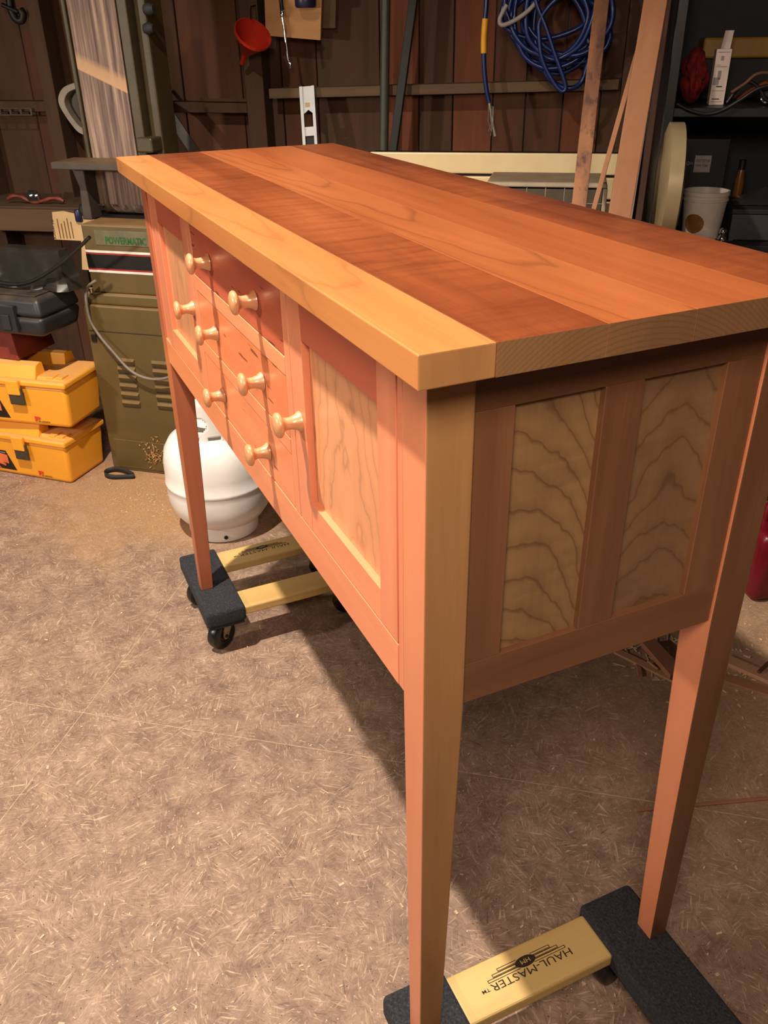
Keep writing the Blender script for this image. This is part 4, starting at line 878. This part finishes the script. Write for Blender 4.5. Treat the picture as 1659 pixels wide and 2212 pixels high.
obj('shell_top', MB().hexa([(-w2, 0, ho - 0.014), (w2, 0, ho - 0.014), (w2, DP, ho - 0.014), (-w2, DP, ho - 0.014), (-w2 + 0.004, 0.004, ho), (w2 - 0.004, 0.004, ho), (w2 - 0.004, DP - 0.004, ho), (-w2 + 0.004, DP - 0.004, ho)]), M['org'], b.r, bevel=0.005, seg=3)
for x in (-w2, w2 - 0.012): obj('shell_side', MB().box(x, x + 0.012, 0, DP, 0, ho - 0.0145), M['org'], b.r, bevel=0.003)
obj('shell_back', MB().box(-w2 + 0.0125, w2 - 0.0125, DP - 0.006, DP, 0.0, ho - 0.0145), M['org'], b.r); obj('shell_bottom', MB().box(-w2 + 0.0125, w2 - 0.0125, 0, DP - 0.0065, 0, 0.006), M['org'], b.r)
nc, nr = 6, 5; cw = (2 * w2 - 0.025) / nc; rh = (ho - 0.021) / nr
for i in range(nc):
    for j in range(nr):
        x0 = -w2 + 0.0125 + i * cw; z0 = 0.0065 + j * rh
        dm_ = MB().box(x0 + 0.0015, x0 + cw - 0.0015, 0.002, 0.005, z0 + 0.001, z0 + rh - 0.003).box(x0 + 0.0015, x0 + cw - 0.0015, 0.0052, 0.13, z0 + 0.001, z0 + 0.003)
        d_ = obj('drawer', dm_, M['clear'], b.r)
        obj('contents', MB().box(x0 + 0.006, x0 + cw - 0.006, 0.012, 0.12, z0 + 0.0035, z0 + rh * random.uniform(0.25, 0.6)), random.choice([M['iron'], M['dark_iron'], M['zinc']]), d_)
for i in range(1, nc): obj('divider', MB().box(-w2 + 0.0125 + i * cw - 0.001, -w2 + 0.0125 + i * cw + 0.001, 0.001, 0.13, 0.0065, ho - 0.015), M['org'], b.r)
for j in range(1, nr): obj('shelf', MB().box(-w2 + 0.0125, w2 - 0.0125, 0.0005, 0.13, 0.0065 + j * rh - 0.0015, 0.0065 + j * rh + 0.0005), M['org'], b.r)
# ================================================================== leaning lumber
def stained():
    m = M['lumber_a']; nt = m.node_tree; bs = nt.nodes['Principled BSDF']; co = coords(nt)
    src = bs.inputs['Base Color'].links[0].from_socket
    k = math_(nt, 'MULTIPLY', math_(nt, 'SUBTRACT', noise(nt, mapped(nt, co, (40, 40, 18)), 1.0, 5, 0.65), 0.54, clamp=True), 7, clamp=True)
    nt.links.new(mixc(nt, math_(nt, 'MULTIPLY', k, 0.75), src, lin((52, 32, 20))), bs.inputs['Base Color'])
stained()
def lumber(name, label, a, c, w, th, mat, ztop=1.85, part='plank', wdir=(1, 0, 0), grp=None):
    (u0, v0, o0), (u1, v1, o1) = a, c
    b = BG(name, label, 'lumber', S(u1, v1, o1)[0], o1, 0, grp)
    p0, p1 = b.px(u0, v0, o0), b.px(u1, v1, o1); d_ = (p0 - p1) / (p0.z - p1.z)
    bot = p1 - d_ * (p1.z - 0.003); top = p0 + d_ * (ztop - p0.z)
    obj(part, MB().beam(bot, top, w, th, wdir), M[mat], b.r, bevel=0.0015)
    return b
lumber('stained_strip', 'stain-spotted pine strip leaning in front of the parts organizer', (1300, 0, 0.56), (1251, 440, 0.80), 0.037, 0.014, 'lumber_a')
lumber('thin_strip', 'slender pine strip leaning crosswise over the parts organizer', (1408, 0, 0.64), (1283, 450, 0.79), 0.0125, 0.012, 'lumber_c', 1.6)
lumber('pine_board', 'broad clean pine board leaning beside the black shelving', (1416, 0, 0.705), (1338, 462, 0.865), 0.054, 0.020, 'lumber_b')
lumber('white_edged_board', 'board with a white painted edge leaning behind the broad pine board', (1428, 0, 0.674), (1356, 466, 0.805), 0.022, 0.016, 'white_trim', 1.3)
lumber('dark_strip', 'dark brown strip leaning beside the black shelving', (1443, 0, 0.642), (1379, 474, 0.748), 0.016, 0.014, 'lumber_d', 1.5)
# ================================================================== black shelving with clutter
SF = 0.62
sP = S(1458, 60, SF)[0]; zU = S(1545, 226, 0.50)[1]; zL = S(1530, 510, 0.50)[1]
b = BG('shelving_unit', 'black steel shelving unit crowded with shop supplies', 'shelving', sP, SF, 0); wd_ = 0.95
for x in (0, wd_ - 0.03):
    for y in (0, SF - 0.11): obj('post', MB().box(x, x + 0.026, y, y + 0.026, 0, 1.95), M['black_steel'], b.r, bevel=0.002)
obj('back_sheet', MB().box(0.027, wd_ - 0.031, SF - 0.083, SF - 0.079, 0.05, 1.95), M['slate'], b.r)
obj('side_sheet', MB().box(0.004, 0.007, 0.027, SF - 0.111, 0.05, 1.95), M['black_steel'], b.r)
for z in (0.08, 0.42, zL, zU, 1.62, 1.94): obj('shelf', MB().box(0.008, wd_ - 0.031, 0.004, SF - 0.085, z - 0.022, z), M['black_steel'], b.r, bevel=0.002)
# cream drum machine in front of it
off = 0.93
b = BG('drum_guard', 'cream painted round machine guard seen edge-on beside the shelving', 'machine', S(1452, 420, off)[0], off, 0)
pa, pb = b.px(1428, 470, off), b.px(1470, 470, off); wdr = pb.x - pa.x; zc = b.px(1455, 420, off).z; RR = b.px(1460, 276, off).z - zc
DM = Matrix.Translation((pa.x, RR + 0.0, zc)) @ Matrix.Rotation(PI / 2, 4, 'Y')
obj('drum', MB().lathe([(RR - 0.02, 0), (RR, 0.006), (RR, wdr - 0.006), (RR - 0.02, wdr)], DM, 64), M['cream_drum'], b.r, smooth=40)
obj('column', MB().box(pa.x + 0.004, pb.x - 0.004, RR - 0.05, RR + 0.05, 0.02, zc - RR * 0.6), M['black_steel'], b.r, bevel=0.004); obj('foot', MB().box(pa.x - 0.05, pb.x + 0.02, RR - 0.12, RR + 0.12, 0, 0.0195), M['black_steel'], b.r, bevel=0.004)
# bucket
ob = 0.53
bc = BG('bucket', 'small white plastic bucket with ribbed rim on the black shelving', 'bucket', S(1512, 505, ob)[0], ob, zL + 0.0005)
r1 = (bc.px(1569, 410, ob).x - bc.px(1468, 416, ob).x) / 2; r0_ = r1 * 0.80; hb_ = bc.px(1518, 418, ob + r1).z
pr = [(0, 0), (r0_ - 0.003, 0), (r0_, 0.003), (r1 * 0.955, hb_ * 0.80), (r1 * 1.0, hb_ * 0.81), (r1 * 1.0, hb_ * 0.84), (r1 * 0.97, hb_ * 0.85), (r1 * 0.975, hb_ * 0.91), (r1 * 1.01, hb_ * 0.92), (r1 * 1.01, hb_), (r1 * 0.95, hb_), (r1 * 0.93, hb_ * 0.9), (r0_ * 0.93, 0.006), (0, 0.006)]
obj('tub', MB().lathe(pr, None, 40, False), M['bucket'], bc.r, smooth=35)
vs = []; fs = []
for k in range(6):
    for i in range(20):
        a = 2 * PI * i / 20; q = 0.026 * k / 5; z = hb_ * 0.36 + q * math.sin(a); th = math.radians(-122) + q * math.cos(a) / r0_; rr = r0_ + (r1 * 0.955 - r0_) * z / (hb_ * 0.8) + 0.0008
        vs.append((rr * math.cos(th), rr * math.sin(th), z))
        if k: fs.append(((k - 1) * 20 + i, (k - 1) * 20 + (i + 1) % 20, k * 20 + (i + 1) % 20, k * 20 + i))
obj('label', MB().add(vs, fs), M['brown_ink'], bc.r)
# black supply box with pale label behind the bucket
b = BG('supply_box', 'black carton with a pale printed label behind the bucket', 'carton', S(1520, 400, 0.36)[0], 0.36, zL + 0.0005)
x0, x1 = b.px(1470, 400, 0.36).x, b.px(1562, 400, 0.36).x; z1 = b.px(1530, 300, 0.36).z
obj('carton', MB().box(x0, x1, 0, 0.15, 0, z1), M['strap'], b.r, bevel=0.002)
q0, q1 = b.px(1497, 372, 0.36), b.px(1538, 336, 0.36)
la = obj('label', MB().box(q0.x, q1.x, -0.0012, 0, q0.z, q1.z), M['grey_ink'], b.r)
hh = q1.z - q0.z
obj('lettering', text_mesh('Utility Clear', (q1.x - q0.x) * 0.8, hh * 0.20, (q0.x + 0.003, -0.0013, q0.z + hh * 0.30), (1, 0, 0), (0, 0, 1), 0.0003, 0.01), M['black_ink'], la)
obj('lettering', text_mesh('smartstraw', (q1.x - q0.x) * 0.85, hh * 0.20, (q0.x + 0.003, -0.0013, q0.z + hh * 0.60), (1, 0, 0), (0, 0, 1), 0.0003), M['iron'], la)
q = b.px(1478, 357, 0.36); obj('lettering', text_mesh('10=', 0.024, 0.011, (q.x, 0, q.z), (1, 0, 0), (0, 0, 1), 0.0004), M['grey_ink'], b.r)
b = BG('amber_jar', 'amber glass jar standing behind the bucket', 'jar', S(1592, 420, 0.37)[0], 0.37, zL + 0.0005)
rj = b.px(1606, 400, 0.37).x; hj = b.px(1585, 345, 0.37).z
obj('jar', MB().lathe([(0, 0), (rj, 0), (rj, hj * 0.7), (rj * 0.7, hj * 0.84), (rj * 0.66, hj * 0.86)], None, 24), M['amber'], b.r, smooth=40)
obj('lid', MB().lathe([(rj * 0.72, hj * 0.861), (rj * 0.72, hj)], None, 24), M['dark_iron'], b.r, smooth=40)
b = BG('chrome_fittings', 'chrome pipe fitting on the lower shelf beside the bucket', 'fitting', S(1562, 500, 0.57)[0], 0.57, zL + 0.0005)
obj('fitting', MB().lathe([(0, 0), (0.011, 0), (0.013, 0.006), (0.010, 0.014), (0.007, 0.018), (0.010, 0.022), (0.0105, 0.030), (0.006, 0.036), (0, 0.037)], None, 16, False), M['chrome'], b.r, smooth=50)
obj('ring_nut', MB().lathe([(0.0145, 0.004), (0.016, 0.007), (0.0145, 0.010)], Matrix.Translation((0.012, -0.018, 0)), 8), M['chrome'], b.r)
b = BG('grey_case', 'dark grey storage case on the lower shelf beside the bucket', 'case', S(1640, 508, 0.55)[0], 0.55, zL + 0.0005)
x0, x1 = b.px(1576, 500, 0.55).x, b.px(1800, 500, 0.55).x; z1 = b.px(1620, 452, 0.55).z
obj('case_body', MB().box(x0, x1, 0, 0.13, 0, z1 - 0.014), M['grey_box'], b.r, bevel=0.003); obj('case_lid', MB().box(x0 - 0.003, x1 + 0.003, -0.003, 0.133, z1 - 0.0135, z1), M['strap'], b.r, bevel=0.003)
b = BG('screw_bag', 'clear plastic bag of hardware lying on the dark grey case', 'plastic bag', S(1630, 445, 0.50)[0], 0.50, zL + 0.001 + z1)
vs = []; fs = []; nx, ny = 10, 7
x0, x1 = b.px(1585, 440, 0.5).x, b.px(1720, 440, 0.5).x
for i in range(nx):
    for j in range(ny):
        a, c = i / (nx - 1), j / (ny - 1); e = math.sin(PI * a) * math.sin(PI * c)
        vs.append((x0 + (x1 - x0) * a, 0.13 * c, 0.004 + 0.030 * e + 0.010 * e * math.sin(9 * a + 5 * c)))
for i in range(nx - 1):
    for j in range(ny - 1): fs.append((i * ny + j, (i + 1) * ny + j, (i + 1) * ny + j + 1, i * ny + j + 1))
o = obj('bag', MB().add(vs, fs), M['bag'], b.r, smooth=25); o.modifiers.new('s', 'SOLIDIFY').thickness = 0.003
obj('hardware', MB().box(x0 + 0.02, x1 - 0.02, 0.03, 0.10, 0.0005, 0.012), M['zinc'], b.r, bevel=0.003)
# upper shelf
b = BG('carton_box', 'white printed carton with its flap up on the upper black shelf', 'carton', S(1546, 224, 0.52)[0], 0.52, zU + 0.0005)
x0, x1 = b.px(1531, 223, 0.52).x, b.px(1563, 223, 0.52).x; z1 = b.px(1560, 106, 0.52).z
obj('carton', MB().box(x0, x1, 0, 0.045, 0, z1), M['carton'], b.r, bevel=0.001)
obj('flap', MB().hexa([(x0 + 0.014, 0.040, z1), (x1, 0.040, z1), (x1, 0.0415, z1), (x0 + 0.014, 0.0415, z1), (x0 + 0.022, 0.062, z1 + 0.042), (x1 + 0.006, 0.062, z1 + 0.042), (x1 + 0.006, 0.0635, z1 + 0.042), (x0 + 0.022, 0.0635, z1 + 0.042)]), M['carton'], b.r)
for k, (fx0, fx1, fz0_, fz1_, m_) in enumerate(((0.1, 0.9, 0.94, 0.955, 'grey_ink'), (0.35, 0.55, 0.80, 0.88, 'grey_ink'), (0.1, 0.4, 0.715, 0.725, 'grey_ink'), (0.1, 0.85, 0.685, 0.697, 'grey_ink'), (0.3, 0.52, 0.46, 0.62, 'grey_ink'), (0.05, 0.45, 0.36, 0.50, 'grey_ink'), (0.3, 0.7, 0.325, 0.345, 'black_ink'), (0.05, 0.9, 0.255, 0.265, 'grey_ink'), (0.15, 0.65, 0.10, 0.118, 'black_ink'), (0.1, 0.85, 0.055, 0.065, 'grey_ink'))):
    obj('print', MB().box(x0 + (x1 - x0) * fx0, x0 + (x1 - x0) * fx1, -0.0005, 0, z1 * fz0_, z1 * fz1_), M[m_], b.r)
b = BG('red_rag', 'crumpled red shop rag stuffed on the upper black shelf', 'rag', S(1492, 224, 0.50)[0], 0.48, zU + 0.0005)
bm = bmesh.new(); bmesh.ops.create_icosphere(bm, subdivisions=4, radius=1.0)
hr = b.px(1492, 100, 0.48).z / 2; wr = 0.86 * (b.px(1527, 180, 0.48).x - b.px(1468, 180, 0.48).x) / 2
from mathutils import noise as mn
for v in bm.verts:
    d_ = 1 + 0.34 * mn.noise(v.co * 2.6) + 0.22 * math.sin(9 * v.co.x + 6 * v.co.z + 4 * mn.noise(v.co * 3)) * (1 - abs(v.co.z))
    v.co = Vector((v.co.x * wr * d_, v.co.y * 0.075 * d_, hr + v.co.z * hr * (0.96 + 0.04 * d_)))
me = bpy.data.meshes.new('rag'); bm.to_mesh(me); bm.free()
for p in me.polygons: p.use_smooth = True
zmn = min(v.co.z for v in me.vertices)
for v in me.vertices: v.co.z -= zmn
obj('cloth', me, M['red_cloth'], b.r)
b = BG('yellow_case', 'long dull yellow case lying at the back of the upper shelf', 'case', S(1600, 120, 0.28)[0], 0.30, zU + 0.0005)
x0, x1 = b.px(1518, 110, 0.30).x, b.px(1690, 110, 0.30).x; zy0, zy1 = b.px(1590, 126, 0.30).z, b.px(1590, 80, 0.30).z
obj('case_lid', MB().box(x0, x1, 0, 0.12, zy0, zy1), M['yellow_old'], b.r, bevel=0.006); obj('case_base', MB().box(x0, x1, 0.002, 0.118, 0, zy0 - 0.0005), M['strap'], b.r, bevel=0.004)
random.seed(9)
for k, (lab, pts_, m_, r_) in enumerate((
    ('black cable looping low across the upper shelf edge', ((1462, 224), (1490, 238), (1525, 246), (1560, 238), (1600, 215), (1640, 190), (1690, 180)), 'cable', 0.0042),
    ('black cable arched over the tool clutter on the upper shelf', ((1570, 222), (1590, 196), (1615, 176), (1640, 190), (1655, 215), (1690, 222)), 'cable', 0.005),
    ('brown cable lying across the upper shelf clutter', ((1580, 200), (1610, 180), (1635, 160), (1665, 158), (1700, 170)), 'lumber_d', 0.0045))):
    b = BG('supply_cable', lab, 'cable', S(1600, 222, 0.55 + 0.03 * k)[0], 0.55 + 0.03 * k, zU)
    oo = (0.632, 0.58, 0.60)[k]
    P = [b.px(u, v, oo) for u, v in pts_]
    P = [Vector((p.x, p.y, max(p.z, r_ + 0.0005) if oo < SF else p.z)) for p in P]
    obj('cable', MB().tube(smoothpath(P, 5), r_, 8), M[m_], b.r, smooth=60)
b = BG('copper_tool', 'copper coloured hand tool among the cables on the upper shelf', 'hand tool', S(1630, 200, 0.46)[0], 0.46, zU + 0.0005)
pb_ = b.px(1632, 186, 0.46); rr = max(0.012, pb_.z / 2)
obj('blade', MB().beam((-0.045, 0, 0.010), (0.03, 0.01, 0.050), 0.03, 0.004, (0, 1, 0.2)), M['copper'], b.r, bevel=0.001)
obj('grip', MB().tube([(0.03, 0.01, 0.050), (0.06, 0.014, 0.045), (0.10, 0.02, 0.012)], 0.011, 10), M['spoke'], b.r, smooth=50)
b = BG('chrome_ratchet', 'chrome ratchet head at the end of the upper shelf clutter', 'hand tool', S(1657, 205, 0.56)[0], 0.56, zU + 0.0005)
obj('head', MB().lathe([(0, 0), (0.015, 0), (0.017, 0.004), (0.017, 0.012), (0.012, 0.016), (0.008, 0.016), (0.006, 0.010), (0, 0.010)], Matrix.Translation((0.0, 0.0, 0.018)) @ Matrix.Rotation(PI / 2 - 0.3, 4, 'X'), 24, False), M['chrome'], b.r, smooth=40)
obj('shaft', MB().tube([(0.014, 0, 0.018), (0.12, 0.02, 0.009)], 0.006, 10), M['chrome'], b.r, smooth=50)
# ================================================================== red can by the rear leg
rc = on_z(1668, 1300, 0); t = thing('fuel_can', 'red plastic fuel can on the floor behind the sideboard leg', 'fuel can', rc, math.radians(75))
obj('can_body', MB().hexa([(-0.06, 0, 0), (0.20, 0, 0), (0.20, 0.18, 0), (-0.06, 0.18, 0), (-0.06, 0.0, 0.20), (0.20, 0.0, 0.20), (0.20, 0.18, 0.20), (-0.06, 0.18, 0.20)]), M['red_can'], t, bevel=0.022, seg=4, smooth=60)
obj('handle', MB().tube(smoothpath([(-0.01, 0.09, 0.19), (0.0, 0.09, 0.245), (0.05, 0.09, 0.26), (0.11, 0.09, 0.25), (0.13, 0.09, 0.19)], 5), 0.013, 10), M['red_can'], t, smooth=60)
obj('cap', MB().lathe([(0.026, 0.0), (0.026, 0.03), (0.020, 0.034)], Matrix.Translation((0.165, 0.09, 0.198)), 18), M['strap'], t, smooth=40)
# ================================================================== wood scraps on the floor
def scrap(name, label, a, c, w, h, mat, z=0.0, grp=None, lift=0.0):
    p0, p1 = on_z(*a, z), on_z(*c, z); d_ = p1 - p0; L_ = d_.length; ang = math.atan2(d_.y, d_.x)
    o = obj(name, MB().box(-L_ / 2, L_ / 2, -w / 2, w / 2, 0, h), M[mat], None, bevel=min(0.0015, h * 0.3), loc=(p0 + p1) / 2 + Vector((0, 0, lift)), rz=ang)
    return tag(o, label, 'wood scrap', grp)
scrap('lath_offcut', 'long pale lath offcut lying under the reddish block', (1330, 1408), (1500, 1492), 0.022, 0.006, 'scrap')
scrap('block_offcut', 'reddish brown board offcut lying across a pale lath', (1394, 1392), (1462, 1470), 0.040, 0.014, 'scrap2', lift=0.0065)
scrap('short_offcut', 'short dark offcut pointing out from under the pale lath', (1377, 1428), (1383, 1462), 0.012, 0.005, 'scrap2')
scrap('sliver', 'split sliver lying beside the reddish block', (1398, 1434), (1421, 1452), 0.005, 0.004, 'scrap', lift=0.0065)
scrap('lath_offcut', 'dusty lath offcut beyond the rear leg of the sideboard', (1560, 1425), (1680, 1478), 0.034, 0.010, 'scrap')
scrap('lath_offcut', 'thin flat offcut lying parallel to the dusty lath', (1555, 1462), (1690, 1505), 0.030, 0.004, 'scrap2')
scrap('stick', 'dark stick propped on the dusty lath by the rear leg', (1636, 1462), (1690, 1410), 0.008, 0.006, 'lumber_d', lift=0.0105)
scrap('edging_strip', 'long narrow edging strip lying on the floor past the rear leg', (1372, 1752), (1700, 1722), 0.008, 0.004, 'scrap2')
# chips and shavings strewn over the floor
random.seed(21); ch = MB()
def chip(p, L_, w, h):
    a = random.uniform(0, PI); d_ = Vector((math.cos(a), math.sin(a), random.uniform(-0.1, 0.25))) * (L_ / 2); d_.z = abs(d_.z)
    ch.beam(p - Vector((d_.x, d_.y, 0)) + Vector((0, 0, h / 2)), p + d_ + Vector((0, 0, h / 2)), w, h, (-math.sin(a), math.cos(a), 0))
for k in range(260):
    u, v = random.uniform(-20, 1680), random.uniform(1120, 2230); p = on_z(u, v, 0.0002)
    s_ = random.choice((1, 1, 1, 1.6)); chip(p, random.uniform(0.003, 0.007) * s_, random.uniform(0.0012, 0.0028) * s_, 0.0008)
for k in range(90):
    u, v = random.uniform(1330, 1520), random.gauss(1410, 28); chip(on_z(u, v, 0.0003), random.uniform(0.006, 0.03), random.uniform(0.0015, 0.004), 0.001)
for k in range(70):
    u, v = random.uniform(1540, 1680), random.gauss(1440, 50); chip(on_z(u, v, 0.0003), random.uniform(0.004, 0.012), random.uniform(0.0015, 0.004), 0.001)
for k in range(90):
    u, v = random.uniform(235, 390), random.gauss(1085, 22); chip(on_z(u, v, 0.0003), random.uniform(0.004, 0.012), random.uniform(0.001, 0.003), 0.001)
o = obj('wood_chips', ch, M['chips']); o['kind'] = 'stuff'; o['label'] = 'pale wood chips and shavings strewn over the floor'; o['category'] = 'wood chips'
